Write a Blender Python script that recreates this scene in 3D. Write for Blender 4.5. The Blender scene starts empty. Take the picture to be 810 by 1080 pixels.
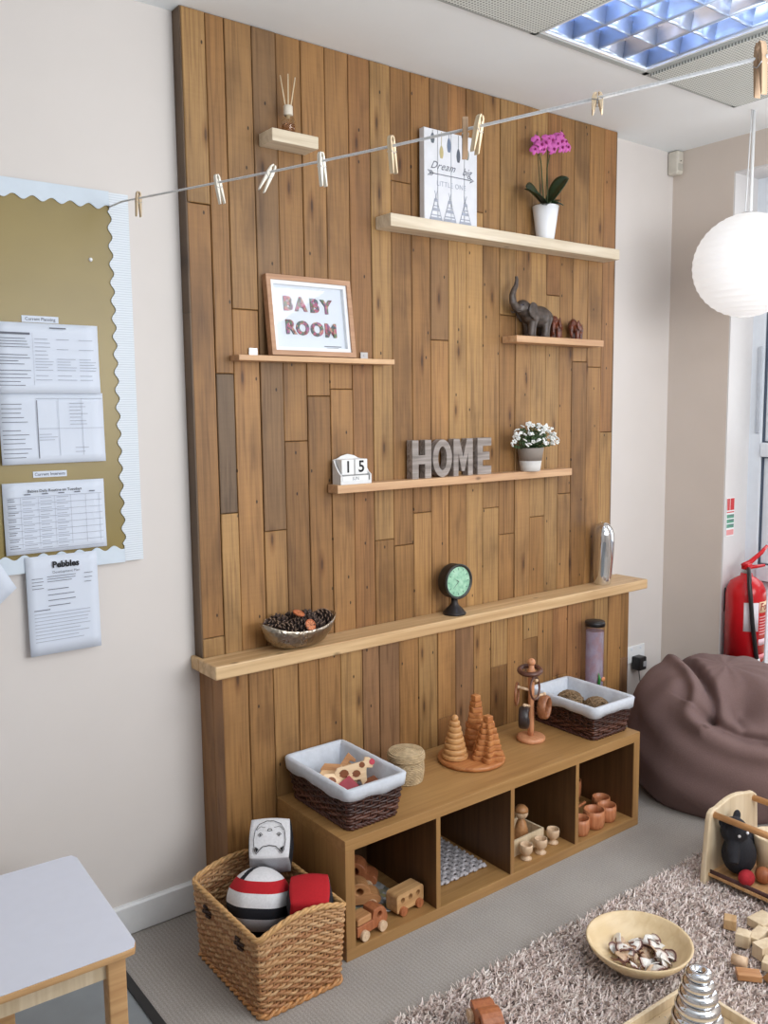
import bpy, math, random
import numpy as np
from mathutils import Matrix, Vector
random.seed(7)
PI = math.pi
C = bpy.context.scene.collection
sin, cos = math.sin, math.cos

# ------------------------------------------------------------------ mesh builder
class MB:
    def __init__(s):
        s.v = []; s.f = []; s.sm = []; s.col = []; s.xf = None; s.c = (1, 1, 1, 1)
    def add(s, vs, fs, smooth=False):
        b = len(s.v)
        if s.xf is not None:
            vs = [tuple(s.xf @ Vector(p)) for p in vs]
        s.v += [tuple(p) for p in vs]
        s.f += [tuple(i + b for i in f) for f in fs]
        s.sm += [smooth] * len(fs); s.col += [s.c] * len(fs)
        return s
    def box(s, x0, x1, y0, y1, z0, z1):
        vs = [(x, y, z) for x in (x0, x1) for y in (y0, y1) for z in (z0, z1)]
        return s.add(vs, [(0, 1, 3, 2), (4, 6, 7, 5), (0, 4, 5, 1), (2, 3, 7, 6), (0, 2, 6, 4), (1, 5, 7, 3)])
    def cbox(s, x0, x1, y0, y1, z0, z1, c):      # box whose front (-y) face is chamfered by c
        vs = [(x0, y1, z0), (x1, y1, z0), (x1, y1, z1), (x0, y1, z1), (x0, y0 + c, z0), (x1, y0 + c, z0), (x1, y0 + c, z1), (x0, y0 + c, z1),
              (x0 + c, y0, z0 + c), (x1 - c, y0, z0 + c), (x1 - c, y0, z1 - c), (x0 + c, y0, z1 - c)]
        return s.add(vs, [(0, 3, 2, 1), (0, 1, 5, 4), (1, 2, 6, 5), (2, 3, 7, 6), (3, 0, 4, 7), (4, 5, 9, 8), (5, 6, 10, 9), (6, 7, 11, 10), (7, 4, 8, 11), (8, 9, 10, 11)])
    def rbox(s, x0, x1, y0, y1, z0, z1, r, seg=3):   # box with rounded edges
        cx, cy, cz = (x0 + x1) / 2, (y0 + y1) / 2, (z0 + z1) / 2
        hx, hy, hz = (x1 - x0) / 2, (y1 - y0) / 2, (z1 - z0) / 2
        r = min(r, hx, hy, hz)
        n = 2 * (seg + 1)
        def pr(h):
            o = []
            for i in range(seg + 1): o.append((-1, i / seg))
            return o
        ts = [-(1 - i / seg) for i in range(seg + 1)] + [i / seg for i in range(seg + 1)]
        sg = [-1] * (seg + 1) + [1] * (seg + 1)
        idx = {}; vs = []; fs = []
        def V(t, k):
            key = (k, t)
            return key
        def vert(a, b, c):
            key = (a, b, c)
            if key in idx: return idx[key]
            d = Vector((ts[a], ts[b], ts[c]))
            m = max(abs(d.x), abs(d.y), abs(d.z), 1e-9)
            dd = Vector((math.tan(d.x * PI / 4), math.tan(d.y * PI / 4), math.tan(d.z * PI / 4)))
            dd = dd.normalized() if dd.length > 1e-9 else dd
            p = (cx + sg[a] * (hx - r) + dd.x * r, cy + sg[b] * (hy - r) + dd.y * r, cz + sg[c] * (hz - r) + dd.z * r)
            idx[key] = len(vs); vs.append(p); return idx[key]
        m = n - 1
        for i in range(m):
            for j in range(m):
                fs.append((vert(i, j, 0), vert(i, j + 1, 0), vert(i + 1, j + 1, 0), vert(i + 1, j, 0)))
                fs.append((vert(i, j, m), vert(i + 1, j, m), vert(i + 1, j + 1, m), vert(i, j + 1, m)))
                fs.append((vert(i, 0, j), vert(i + 1, 0, j), vert(i + 1, 0, j + 1), vert(i, 0, j + 1)))
                fs.append((vert(i, m, j), vert(i, m, j + 1), vert(i + 1, m, j + 1), vert(i + 1, m, j)))
                fs.append((vert(0, i, j), vert(0, i, j + 1), vert(0, i + 1, j + 1), vert(0, i + 1, j)))
                fs.append((vert(m, i, j), vert(m, i + 1, j), vert(m, i + 1, j + 1), vert(m, i, j + 1)))
        return s.add(vs, fs, True)
    def tube(s, pts, r, n=8, closed=False, caps=True, flat=1.0, up=None):
        P = [Vector(p) for p in pts]; N = len(P)
        R = r if isinstance(r, (list, tuple)) else [r] * N
        vs = []; fs = []; nrm = None
        for i in range(N):
            if closed: t = P[(i + 1) % N] - P[i - 1]
            else: t = P[min(i + 1, N - 1)] - P[max(i - 1, 0)]
            t = t.normalized() if t.length > 1e-9 else Vector((0, 0, 1))
            if nrm is None:
                a = Vector(up) if up else (Vector((0, 0, 1)) if abs(t.z) < .9 else Vector((1, 0, 0)))
                nrm = (a - t * a.dot(t)).normalized()
            else:
                nrm = (nrm - t * nrm.dot(t)); nrm = nrm.normalized() if nrm.length > 1e-6 else Vector((1, 0, 0))
            b = t.cross(nrm)
            for k in range(n):
                a = 2 * PI * k / n
                vs.append(tuple(P[i] + R[i] * (nrm * cos(a) * flat + b * sin(a))))
        for i in range(N if closed else N - 1):
            j = (i + 1) % N
            for k in range(n):
                l = (k + 1) % n
                fs.append((i * n + k, i * n + l, j * n + l, j * n + k))
        if caps and not closed:
            fs.append(tuple(reversed(range(n)))); fs.append(tuple((N - 1) * n + k for k in range(n)))
        return s.add(vs, fs, True)
    def cyl(s, p0, p1, r0, r1=None, n=20, smooth=True):
        r1 = r0 if r1 is None else r1
        p0, p1 = Vector(p0), Vector(p1); t = (p1 - p0).normalized()
        a = Vector((0, 0, 1)) if abs(t.z) < .9 else Vector((1, 0, 0))
        u = (a - t * a.dot(t)).normalized(); w = t.cross(u)
        ring = lambda p, r: [tuple(p + r * (u * cos(2 * PI * k / n) + w * sin(2 * PI * k / n))) for k in range(n)]
        s.add(ring(p0, r0) + ring(p1, r1), [(k, (k + 1) % n, n + (k + 1) % n, n + k) for k in range(n)], smooth)
        s.add(ring(p0, r0), [tuple(reversed(range(n)))]); s.add(ring(p1, r1), [tuple(range(n))])
        return s
    def lathe(s, prof, n=32, c=(0, 0, 0), sx=1, sy=1, fn=None, smooth=True, caps=True):
        vs = []; fs = []; m = len(prof)
        for (r, z) in prof:
            for k in range(n):
                a = 2 * PI * k / n
                p = (c[0] + r * sx * cos(a), c[1] + r * sy * sin(a), c[2] + z)
                vs.append(fn(p, a, r, z) if fn else p)
        for i in range(m - 1):
            for k in range(n):
                l = (k + 1) % n
                fs.append((i * n + k, i * n + l, (i + 1) * n + l, (i + 1) * n + k))
        if caps and prof[0][0] > 1e-6: fs.append(tuple(reversed(range(n))))
        if caps and prof[-1][0] > 1e-6: fs.append(tuple((m - 1) * n + k for k in range(n)))
        return s.add(vs, fs, smooth)
    def torus(s, c, R, r, axis='z', n=32, m=10, flat=1.0):
        vs = []; fs = []
        for i in range(n):
            a = 2 * PI * i / n
            for j in range(m):
                b = 2 * PI * j / m
                x, y, z = (R + r * cos(b)) * cos(a), (R + r * cos(b)) * sin(a), r * flat * sin(b)
                if axis == 'x': x, y, z = z, x, y
                elif axis == 'y': x, y, z = x, -z, y
                vs.append((c[0] + x, c[1] + y, c[2] + z))
        for i in range(n):
            for j in range(m):
                k, l = (i + 1) % n, (j + 1) % m
                fs.append((i * m + j, k * m + j, k * m + l, i * m + l))
        return s.add(vs, fs, True)
    def ball(s, c, r, n=20, m=12, fn=None):
        if not isinstance(r, (tuple, list)): r = (r, r, r)
        prof = [(sin(PI * i / m), -cos(PI * i / m)) for i in range(m + 1)]
        vs = [(c[0], c[1], c[2] - r[2])]; fs = []
        for (q, z) in prof[1:-1]:
            for k in range(n):
                a = 2 * PI * k / n
                vs.append((c[0] + r[0] * q * cos(a), c[1] + r[1] * q * sin(a), c[2] + r[2] * z))
        vs.append((c[0], c[1], c[2] + r[2]))
        for k in range(n): fs.append((0, 1 + (k + 1) % n, 1 + k))
        for i in range(m - 2):
            for k in range(n):
                l = (k + 1) % n
                fs.append((1 + i * n + k, 1 + i * n + l, 1 + (i + 1) * n + l, 1 + (i + 1) * n + k))
        t = len(vs) - 1; b = 1 + (m - 2) * n
        for k in range(n): fs.append((t, b + k, b + (k + 1) % n))
        return s.add(vs, fs, True)
    def prism(s, poly, d0, d1, mp=None, smooth=False):
        # polygon in (a,b), extruded from d0 to d1; mp maps (a,b,d) to xyz (default: a->x, b->z, d->y)
        mp = mp or (lambda a, b, d: (a, d, b)); n = len(poly)
        s.add([mp(a, b, d0) for a, b in poly] + [mp(a, b, d1) for a, b in poly],
              [tuple(range(n)), tuple(reversed(range(n, 2 * n)))])
        s.add([mp(a, b, d0) for a, b in poly] + [mp(a, b, d1) for a, b in poly],
              [(i, i + n, (i + 1) % n + n, (i + 1) % n) for i in range(n)], smooth)
        return s
    def ring(s, outer, inner, d0, d1, mp=None, smooth=False):   # frame between two loops of equal length
        mp = mp or (lambda a, b, d: (a, d, b)); n = len(outer)
        vs = [mp(a, b, d) for d in (d0, d1) for L in (outer, inner) for a, b in L]
        fs = []
        for i in range(n):
            j = (i + 1) % n
            fs += [(i, j, n + j, n + i), (2 * n + i, 3 * n + i, 3 * n + j, 2 * n + j), (i, 2 * n + i, 2 * n + j, j), (n + i, n + j, 3 * n + j, 3 * n + i)]
        return s.add(vs, fs, smooth)
    def surf(s, fn, nu, nv, cu=False, smooth=True):
        vs = [tuple(fn(i / (nu if cu else nu - 1), j / (nv - 1))) for j in range(nv) for i in range(nu)]
        fs = []
        for j in range(nv - 1):
            for i in range(nu if cu else nu - 1):
                k = (i + 1) % nu
                fs.append((j * nu + i, j * nu + k, (j + 1) * nu + k, (j + 1) * nu + i))
        return s.add(vs, fs, smooth)
    def mesh(s, name, mat):
        me = bpy.data.meshes.new(name); me.from_pydata(s.v, [], s.f)
        me.polygons.foreach_set('use_smooth', s.sm)
        if any(c != (1, 1, 1, 1) for c in s.col):
            at = me.color_attributes.new('tint', 'FLOAT_COLOR', 'CORNER')
            arr = []
            for p, c in zip(me.polygons, s.col): arr += list(c) * p.loop_total
            at.data.foreach_set('color', arr)
        if mat: me.materials.append(mat)
        me.update(); return me
    def build(s, name, mat, parent=None, bevel=0, seg=2, fix=True, loc=None, solid=0, sub=0):
        me = s.mesh(name, mat)
        if fix:
            import bmesh
            bm = bmesh.new(); bm.from_mesh(me)
            bmesh.ops.remove_doubles(bm, verts=bm.verts, dist=1e-6)
            bmesh.ops.recalc_face_normals(bm, faces=bm.faces); bm.to_mesh(me); bm.free()
        o = bpy.data.objects.new(name, me); C.objects.link(o)
        if parent: o.parent = parent
        if loc: o.location = loc
        if solid:
            m = o.modifiers.new('s', 'SOLIDIFY'); m.thickness = solid; m.offset = 0
        if bevel:
            m = o.modifiers.new('b', 'BEVEL'); m.width = bevel; m.segments = seg; m.limit_method = 'ANGLE'; m.angle_limit = .6
        if sub:
            m = o.modifiers.new('u', 'SUBSURF'); m.levels = sub; m.render_levels = sub
        return o

def tag(o, label=None, cat=None, group=None, kind=None):
    if label: o['label'] = label
    if cat: o['category'] = cat
    if group: o['group'] = group
    if kind: o['kind'] = kind
    return o
def thing(name, label, cat, loc=(0, 0, 0), rz=0, group=None):
    o = bpy.data.objects.new(name, None); C.objects.link(o); o.empty_display_size = .05
    o.location = loc; o.rotation_euler = (0, 0, rz)
    return tag(o, label, cat, group)
def copy_tree(o, parent=None):
    c = o.copy(); C.objects.link(c)
    if parent: c.parent = parent
    for ch in o.children: copy_tree(ch, c)
    return c
def rot(ax, ang): return Matrix.Rotation(ang, 4, ax)
def tr(x, y, z): return Matrix.Translation((x, y, z))
def rrect(hx, hy, r, n):     # n points evenly round a rounded rectangle, with outward normals
    segs = []; L = 0
    sx, sy = 2 * (hx - r), 2 * (hy - r); q = PI * r / 2
    tot = 2 * sx + 2 * sy + 4 * q; out = []
    for i in range(n):
        d = tot * i / n
        for (ln, typ, par) in ((sy / 2, 0, 0), (q, 1, 0), (sx, 0, 1), (q, 1, 1), (sy, 0, 2), (q, 1, 2), (sx, 0, 3), (q, 1, 3), (sy / 2 + 1e-6, 0, 4)):
            if d <= ln: break
            d -= ln
        if typ == 0:
            if par == 0: p, m = (hx, d), (1, 0)
            elif par == 1: p, m = (hx - r - d, hy), (0, 1)
            elif par == 2: p, m = (-hx, hy - r - d), (-1, 0)
            elif par == 3: p, m = (-hx + r + d, -hy), (0, -1)
            else: p, m = (hx, -hy + r + d), (1, 0)
        else:
            a = d / r + par * PI / 2; m = (cos(a), sin(a))
            cx, cy = [(hx - r, hy - r), (-hx + r, hy - r), (-hx + r, -hy + r), (hx - r, -hy + r)][par]
            p = (cx + r * m[0], cy + r * m[1])
        out.append((p, m))
    return out

# ------------------------------------------------------------------ materials
def lin(c):
    return tuple(((x / 255) / 12.92 if x / 255 <= .04045 else ((x / 255 + .055) / 1.055) ** 2.4) for x in c[:3]) + (1,)
def newmat(name):
    m = bpy.data.materials.new(name); m.use_nodes = True
    nt = m.node_tree; b = nt.nodes['Principled BSDF']
    return m, nt, b
def N(nt, t, **kw):
    n = nt.nodes.new(t)
    for k, v in kw.items():
        if hasattr(n, k) and k not in n.inputs: setattr(n, k, v)
        else: n.inputs[k].default_value = v
    return n
def coords(nt, scale=(1, 1, 1), kind='Object'):
    t = nt.nodes.new('ShaderNodeTexCoord'); m = nt.nodes.new('ShaderNodeMapping')
    m.inputs['Scale'].default_value = scale; nt.links.new(t.outputs[kind], m.inputs['Vector'])
    return m.outputs['Vector']
def ramp(nt, fac, stops):
    r = nt.nodes.new('ShaderNodeValToRGB'); e = r.color_ramp.elements
    while len(e) < len(stops): e.new(.5)
    for el, (p, c) in zip(e, stops): el.position = p; el.color = c if len(c) == 4 else lin(c)
    nt.links.new(fac, r.inputs['Fac']); return r.outputs['Color']
def bump(nt, b, h, strength=.3, dist=.002):
    n = N(nt, 'ShaderNodeBump'); n.inputs['Strength'].default_value = strength; n.inputs['Distance'].default_value = dist
    nt.links.new(h, n.inputs['Height']); nt.links.new(n.outputs['Normal'], b.inputs['Normal'])
def plain(name, rgb, rough=.5, metal=0, var=.06, scale=30, bmp=0, spec=None, **kw):
    m, nt, b = newmat(name)
    c = lin(rgb)
    nz = N(nt, 'ShaderNodeTexNoise'); nz.inputs['Scale'].default_value = scale; nz.inputs['Detail'].default_value = 4
    nt.links.new(coords(nt), nz.inputs['Vector'])
    lo = tuple(x * (1 - var) for x in c[:3]) + (1,); hi = tuple(min(1, x * (1 + var)) for x in c[:3]) + (1,)
    nt.links.new(ramp(nt, nz.outputs['Fac'], [(.3, lo), (.7, hi)]), b.inputs['Base Color'])
    b.inputs['Roughness'].default_value = rough; b.inputs['Metallic'].default_value = metal
    if bmp: bump(nt, b, nz.outputs['Fac'], bmp)
    if spec is not None: b.inputs['Specular IOR Level'].default_value = spec
    for k, v in kw.items(): b.inputs[k.replace('_', ' ')].default_value = v
    return m
def wood(name, dark, light, axis='x', scale=1.0, rough=.5, knots=0, bmp=.1):
    m, nt, b = newmat(name)
    s = [45 * scale] * 3; s['xyz'.index(axis)] = 2.2 * scale
    v = coords(nt, s)
    nz = N(nt, 'ShaderNodeTexNoise'); nz.inputs['Scale'].default_value = 1.0; nz.inputs['Detail'].default_value = 6; nz.inputs['Distortion'].default_value = .6
    nt.links.new(v, nz.inputs['Vector'])
    col = ramp(nt, nz.outputs['Fac'], [(.3, dark), (.68, light)])
    if knots:
        s2 = [11] * 3; s2['xyz'.index(axis)] = 5
        vo = N(nt, 'ShaderNodeTexVoronoi'); vo.inputs['Scale'].default_value = 1.0; nt.links.new(coords(nt, s2), vo.inputs['Vector'])
        kf = ramp(nt, vo.outputs['Distance'], [(.03, (0, 0, 0, 1)), (knots, (1, 1, 1, 1))])
        mx = nt.nodes.new('ShaderNodeMix'); mx.data_type = 'RGBA'; mx.blend_type = 'MIX'
        nt.links.new(kf, mx.inputs[0]); mx.inputs[6].default_value = tuple(x * .45 for x in lin(dark)[:3]) + (1,); nt.links.new(col, mx.inputs[7])
        col = mx.outputs[2]
    nt.links.new(col, b.inputs['Base Color']); b.inputs['Roughness'].default_value = rough
    if bmp: bump(nt, b, nz.outputs['Fac'], bmp, .001)
    return m
def tinted(name, rough=.8, bmp=.15, scale=60, metal=0):       # takes its colours from the mesh's own 'tint' attribute
    m, nt, b = newmat(name)
    a = N(nt, 'ShaderNodeAttribute'); a.attribute_name = 'tint'
    nz = N(nt, 'ShaderNodeTexNoise'); nz.inputs['Scale'].default_value = scale; nz.inputs['Detail'].default_value = 4
    nt.links.new(coords(nt), nz.inputs['Vector'])
    g = ramp(nt, nz.outputs['Fac'], [(.3, (.88, .88, .88, 1)), (.7, (1, 1, 1, 1))])
    mx = nt.nodes.new('ShaderNodeMix'); mx.data_type = 'RGBA'; mx.blend_type = 'MULTIPLY'; mx.inputs[0].default_value = 1
    nt.links.new(a.outputs['Color'], mx.inputs[6]); nt.links.new(g, mx.inputs[7])
    nt.links.new(mx.outputs[2], b.inputs['Base Color'])
    b.inputs['Roughness'].default_value = rough; b.inputs['Metallic'].default_value = metal
    if bmp: bump(nt, b, nz.outputs['Fac'], bmp, .001)
    return m
def plank_mat():
    m, nt, b = newmat('reclaimed_planks')
    a = N(nt, 'ShaderNodeAttribute'); a.attribute_name = 'tint'
    def noise(s, sc, det, dist):
        n = N(nt, 'ShaderNodeTexNoise'); n.noise_dimensions = '4D'
        n.inputs['Scale'].default_value = sc; n.inputs['Detail'].default_value = det; n.inputs['Distortion'].default_value = dist
        nt.links.new(coords(nt, s), n.inputs['Vector'])
        w = N(nt, 'ShaderNodeMath'); w.operation = 'MULTIPLY'; w.inputs[1].default_value = 37.0
        nt.links.new(a.outputs['Alpha'], w.inputs[0]); nt.links.new(w.outputs[0], n.inputs['W'])
        return n.outputs['Fac']
    def mul(c1, c2, f=1.0):
        mx = nt.nodes.new('ShaderNodeMix'); mx.data_type = 'RGBA'; mx.blend_type = 'MULTIPLY'; mx.inputs[0].default_value = f
        nt.links.new(c1, mx.inputs[6]); nt.links.new(c2, mx.inputs[7]); return mx.outputs[2]
    grain = noise((70, 20, 2.6), 1, 6, 1.2)
    col = mul(a.outputs['Color'], ramp(nt, grain, [(.3, (.58, .54, .50, 1)), (.52, (.92, .92, .92, 1)), (.8, (1.16, 1.15, 1.12, 1))]))
    blot = noise((7, 5, 3.0), 1, 3, .5)
    col = mul(col, ramp(nt, blot, [(.28, (.60, .57, .54, 1)), (.48, (.95, .95, .95, 1)), (.75, (1.14, 1.13, 1.1, 1))]))
    saw = noise((6, 6, 120), 1, 2, .3)
    col = mul(col, ramp(nt, saw, [(.35, (.86, .84, .82, 1)), (.6, (1, 1, 1, 1))]), .3)
    kw = N(nt, 'ShaderNodeTexVoronoi'); kw.inputs['Scale'].default_value = 1
    kw.voronoi_dimensions = '2D'; vk = coords(nt, (10.3, 1, 2.6)); vk.node.inputs['Rotation'].default_value = (PI / 2, 0, 0); nt.links.new(vk, kw.inputs['Vector'])
    def some(vor, stops, keep):                    # only a random share of the cells carries a mark
        sp = N(nt, 'ShaderNodeSeparateColor'); nt.links.new(vor.outputs['Color'], sp.inputs[0])
        gt = N(nt, 'ShaderNodeMath'); gt.operation = 'GREATER_THAN'; gt.inputs[1].default_value = 1 - keep; nt.links.new(sp.outputs[0], gt.inputs[0])
        mx = nt.nodes.new('ShaderNodeMix'); mx.data_type = 'RGBA'; mx.blend_type = 'MULTIPLY'
        nt.links.new(gt.outputs[0], mx.inputs[0]); nt.links.new(col, mx.inputs[6]); nt.links.new(ramp(nt, vor.outputs['Distance'], stops), mx.inputs[7])
        return mx.outputs[2]
    col = some(kw, [(.03, (.30, .24, .19, 1)), (.07, (.70, .62, .54, 1)), (.17, (1, 1, 1, 1))], .33)
    nh = N(nt, 'ShaderNodeTexVoronoi'); nh.inputs['Scale'].default_value = 1
    nh.voronoi_dimensions = '2D'; vn = coords(nt, (13, 1, 6.5)); vn.node.inputs['Rotation'].default_value = (PI / 2, 0, 0); nt.links.new(vn, nh.inputs['Vector'])
    col = some(nh, [(.03, (.12, .1, .08, 1)), (.05, (1, 1, 1, 1))], .30)
    nt.links.new(col, b.inputs['Base Color']); b.inputs['Roughness'].default_value = .55
    bump(nt, b, grain, .22, .0015)
    return m
def metal(name, rgb, rough=.1):
    m, nt, b = newmat(name); b.inputs['Base Color'].default_value = lin(rgb); b.inputs['Metallic'].default_value = 1
    nz = N(nt, 'ShaderNodeTexNoise'); nz.inputs['Scale'].default_value = 14; nt.links.new(coords(nt), nz.inputs['Vector'])
    rr = N(nt, 'ShaderNodeMapRange'); rr.inputs['To Min'].default_value = rough * .7; rr.inputs['To Max'].default_value = rough * 1.3
    nt.links.new(nz.outputs['Fac'], rr.inputs['Value']); nt.links.new(rr.outputs['Result'], b.inputs['Roughness'])
    return m
def glass(name, tint=(255, 255, 255), gloss=.08):
    m, nt, b = newmat(name); nt.nodes.remove(b)
    t = N(nt, 'ShaderNodeBsdfTransparent'); t.inputs['Color'].default_value = lin(tint)
    g = N(nt, 'ShaderNodeBsdfGlossy'); g.inputs['Roughness'].default_value = .03
    lw = N(nt, 'ShaderNodeLayerWeight'); lw.inputs['Blend'].default_value = .5
    pw = N(nt, 'ShaderNodeMath'); pw.operation = 'POWER'; pw.inputs[1].default_value = 4; nt.links.new(lw.outputs['Facing'], pw.inputs[0])
    mr = N(nt, 'ShaderNodeMapRange'); mr.inputs['To Min'].default_value = .025; mr.inputs['To Max'].default_value = .22; nt.links.new(pw.outputs[0], mr.inputs['Value'])
    mx = N(nt, 'ShaderNodeMixShader'); nt.links.new(mr.outputs['Result'], mx.inputs[0])
    nt.links.new(t.outputs[0], mx.inputs[1]); nt.links.new(g.outputs[0], mx.inputs[2])
    nt.links.new(mx.outputs[0], nt.nodes['Material Output'].inputs['Surface'])
    return m
def emit(name, rgb, s):
    m, nt, b = newmat(name); b.inputs['Base Color'].default_value = lin(rgb)
    b.inputs['Emission Color'].default_value = lin(rgb); b.inputs['Emission Strength'].default_value = s
    return m

def hammered():
    m = metal('hammered_metal', (172, 162, 148), .28); nt = m.node_tree; b = nt.nodes['Principled BSDF']
    vo = N(nt, 'ShaderNodeTexVoronoi'); vo.inputs['Scale'].default_value = 95; nt.links.new(coords(nt), vo.inputs['Vector']); bump(nt, b, vo.outputs['Distance'], .5, .004)
    return m
PL = plank_mat()
M = dict(
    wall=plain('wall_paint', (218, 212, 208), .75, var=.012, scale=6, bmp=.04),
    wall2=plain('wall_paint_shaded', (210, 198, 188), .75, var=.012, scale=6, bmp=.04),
    ceil=plain('ceiling_paint', (240, 244, 246), .85, var=.01, scale=5),
    white=plain('white_paint', (232, 234, 236), .45, var=.02),
    upvc=plain('white_upvc', (224, 230, 238), .3, var=.015),
    pine=wood('pale_pine', (204, 188, 162), (232, 220, 198), 'x', 1, .55, .1),
    pine2=wood('pink_pine', (186, 142, 106), (214, 176, 136), 'x', 1, .55, .1),
    ledge=wood('ledge_pine', (184, 146, 102), (218, 186, 142), 'x', .8, .45, .11),
    oak=wood('oak_veneer', (154, 114, 68), (176, 136, 86), 'x', 1.2, .4, 0, .04),
    oakz=wood('oak_veneer_upright', (148, 108, 64), (170, 130, 80), 'z', 1.2, .45, 0, .04),
    beech=wood('beech', (192, 146, 98), (216, 174, 124), 'x', 1.3, .4, 0, .03),
    birch=wood('birch', (212, 190, 156), (232, 214, 184), 'z', 1.2, .45, 0, .03),
    toyw=wood('toy_wood', (172, 118, 74), (204, 152, 104), 'x', 1.6, .45, 0, .05),
    toyred=wood('toy_wood_red', (158, 92, 58), (186, 118, 78), 'z', 1.6, .4, 0, .05),
    toypale=wood('toy_wood_pale', (206, 172, 138), (228, 200, 168), 'z', 1.6, .5, 0, .05),
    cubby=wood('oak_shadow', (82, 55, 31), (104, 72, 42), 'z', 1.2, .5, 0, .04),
    stackw=wood('stacker_wood', (166, 100, 56), (200, 138, 84), 'x', 1.5, .4, 0, .05),
    stackd=wood('stacker_wood_pale', (184, 132, 82), (212, 164, 110), 'x', 1.5, .4, 0, .05),
    dark=plain('dark_brown', (52, 36, 30), .5, var=.2),
    black=plain('black_plastic', (24, 24, 27), .4, var=.1),
    chrome=metal('chrome', (225, 228, 232), .07),
    steel=metal('brushed_steel', (180, 180, 182), .3),
    bowlm=hammered(),
    iron=plain('aged_iron', (48, 44, 44), .45, .5, .25, 40, .15),
    paper=plain('paper', (214, 222, 236), .8, var=.015, scale=8),
    ink=plain('ink', (104, 108, 120), .8, var=.1),
    inkl=plain('pale_ink', (168, 174, 188), .8, var=.1),
    inkb=plain('black_ink', (22, 22, 26), .8, var=.1),
    glass=glass('clear_glass'),
    leaf=plain('orchid_leaf', (30, 52, 28), .4, var=.3, scale=25),
    stem=plain('plant_stem', (62, 72, 36), .6, var=.2),
    petal=plain('orchid_petal', (204, 96, 176), .55, var=.18, scale=60),
    throat=plain('orchid_throat', (150, 40, 110), .5, var=.2),
    potw=plain('white_ceramic', (238, 240, 244), .25, var=.01),
    red=plain('red_enamel', (196, 22, 32), .25, var=.05),
    cotton=plain('white_cotton_liner', (200, 205, 214), .9, var=.05, scale=70, bmp=.25),
    wick_d=plain('dark_wicker', (74, 40, 32), .45, var=.4, scale=55, bmp=.2),
    wick_n=plain('natural_wicker', (198, 142, 88), .5, var=.28, scale=55, bmp=.2),
    rim_n=plain('wicker_rim', (204, 160, 106), .5, var=.25, scale=60, bmp=.2),
    leather=plain('brown_leather', (62, 42, 32), .5, var=.3, scale=60, bmp=.2),
    bean=plain('beanbag_cloth', (118, 95, 92), .95, var=.09, scale=220, bmp=.35),
    wick_n2=tinted('natural_wicker_strands', .5, .2, 70),
    wick_d2=tinted('dark_wicker_strands', .4, .2, 70),
    cone=tinted('pinecone_scales', .75, .1, 90),
    cloth=tinted('sewn_cloth', .9, .25, 160),
    tint=tinted('painted_tint', .6, .05, 60),
)
# ------------------------------------------------------------------ the setting
W, H = 2.6375, 2.956
def struct(name, mb, mat, parent=None, **kw):
    o = mb.build(name, mat, parent, **kw)
    if parent is None: o['kind'] = 'structure'
    return o
def carpet_mat(name, c0, c1, ribs):
    m, nt, b = newmat(name)
    nz = N(nt, 'ShaderNodeTexNoise'); nz.inputs['Scale'].default_value = 260; nz.inputs['Detail'].default_value = 3
    nt.links.new(coords(nt), nz.inputs['Vector'])
    n2 = N(nt, 'ShaderNodeTexNoise'); n2.inputs['Scale'].default_value = 5; nt.links.new(coords(nt), n2.inputs['Vector'])
    c = ramp(nt, nz.outputs['Fac'], [(.25, c0), (.75, c1)])
    mx = nt.nodes.new('ShaderNodeMix'); mx.data_type = 'RGBA'; mx.blend_type = 'MULTIPLY'; mx.inputs[0].default_value = 1
    nt.links.new(c, mx.inputs[6]); nt.links.new(ramp(nt, n2.outputs['Fac'], [(.3, (.9, .9, .9, 1)), (.7, (1, 1, 1, 1))]), mx.inputs[7])
    col = mx.outputs[2]
    if ribs:
        wv = N(nt, 'ShaderNodeTexWave'); wv.bands_direction = 'X'; wv.inputs['Scale'].default_value = 24; wv.inputs['Distortion'].default_value = 1.2
        wv.inputs['Detail'].default_value = 2; nt.links.new(coords(nt), wv.inputs['Vector'])
        mr = nt.nodes.new('ShaderNodeMix'); mr.data_type = 'RGBA'; mr.blend_type = 'MULTIPLY'; mr.inputs[0].default_value = .5
        nt.links.new(col, mr.inputs[6]); nt.links.new(ramp(nt, wv.outputs['Fac'], [(.2, (.78, .78, .78, 1)), (.8, (1, 1, 1, 1))]), mr.inputs[7]); col = mr.outputs[2]
    nt.links.new(col, b.inputs['Base Color']); b.inputs['Roughness'].default_value = .95
    b.inputs['Specular IOR Level'].default_value = .1
    bump(nt, b, nz.outputs['Fac'], .5, .003)
    return m
struct('floor', MB().box(-.36, 3.2, -4.2, .3, -.1, 0), carpet_mat('grey_carpet', (150, 144, 138), (196, 190, 184), True))
struct('floor.001', MB().box(-2.6, -.385, -4.2, .3, -.1, -.002), plain('grey_vinyl', (136, 142, 146), .35, var=.06, scale=12))
struct('trim_1', MB().box(-.386, -.359, -4.2, 0, -.05, .004), M['black'])
struct('wall_back', MB().box(-2.6, W + .6, 0, .3, -.1, H + .3), M['wall'])
wr = MB()
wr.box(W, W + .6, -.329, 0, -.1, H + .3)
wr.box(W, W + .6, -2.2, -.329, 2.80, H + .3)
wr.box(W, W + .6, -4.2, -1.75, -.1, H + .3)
struct('wall_right', wr, M['wall2'])
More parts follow.
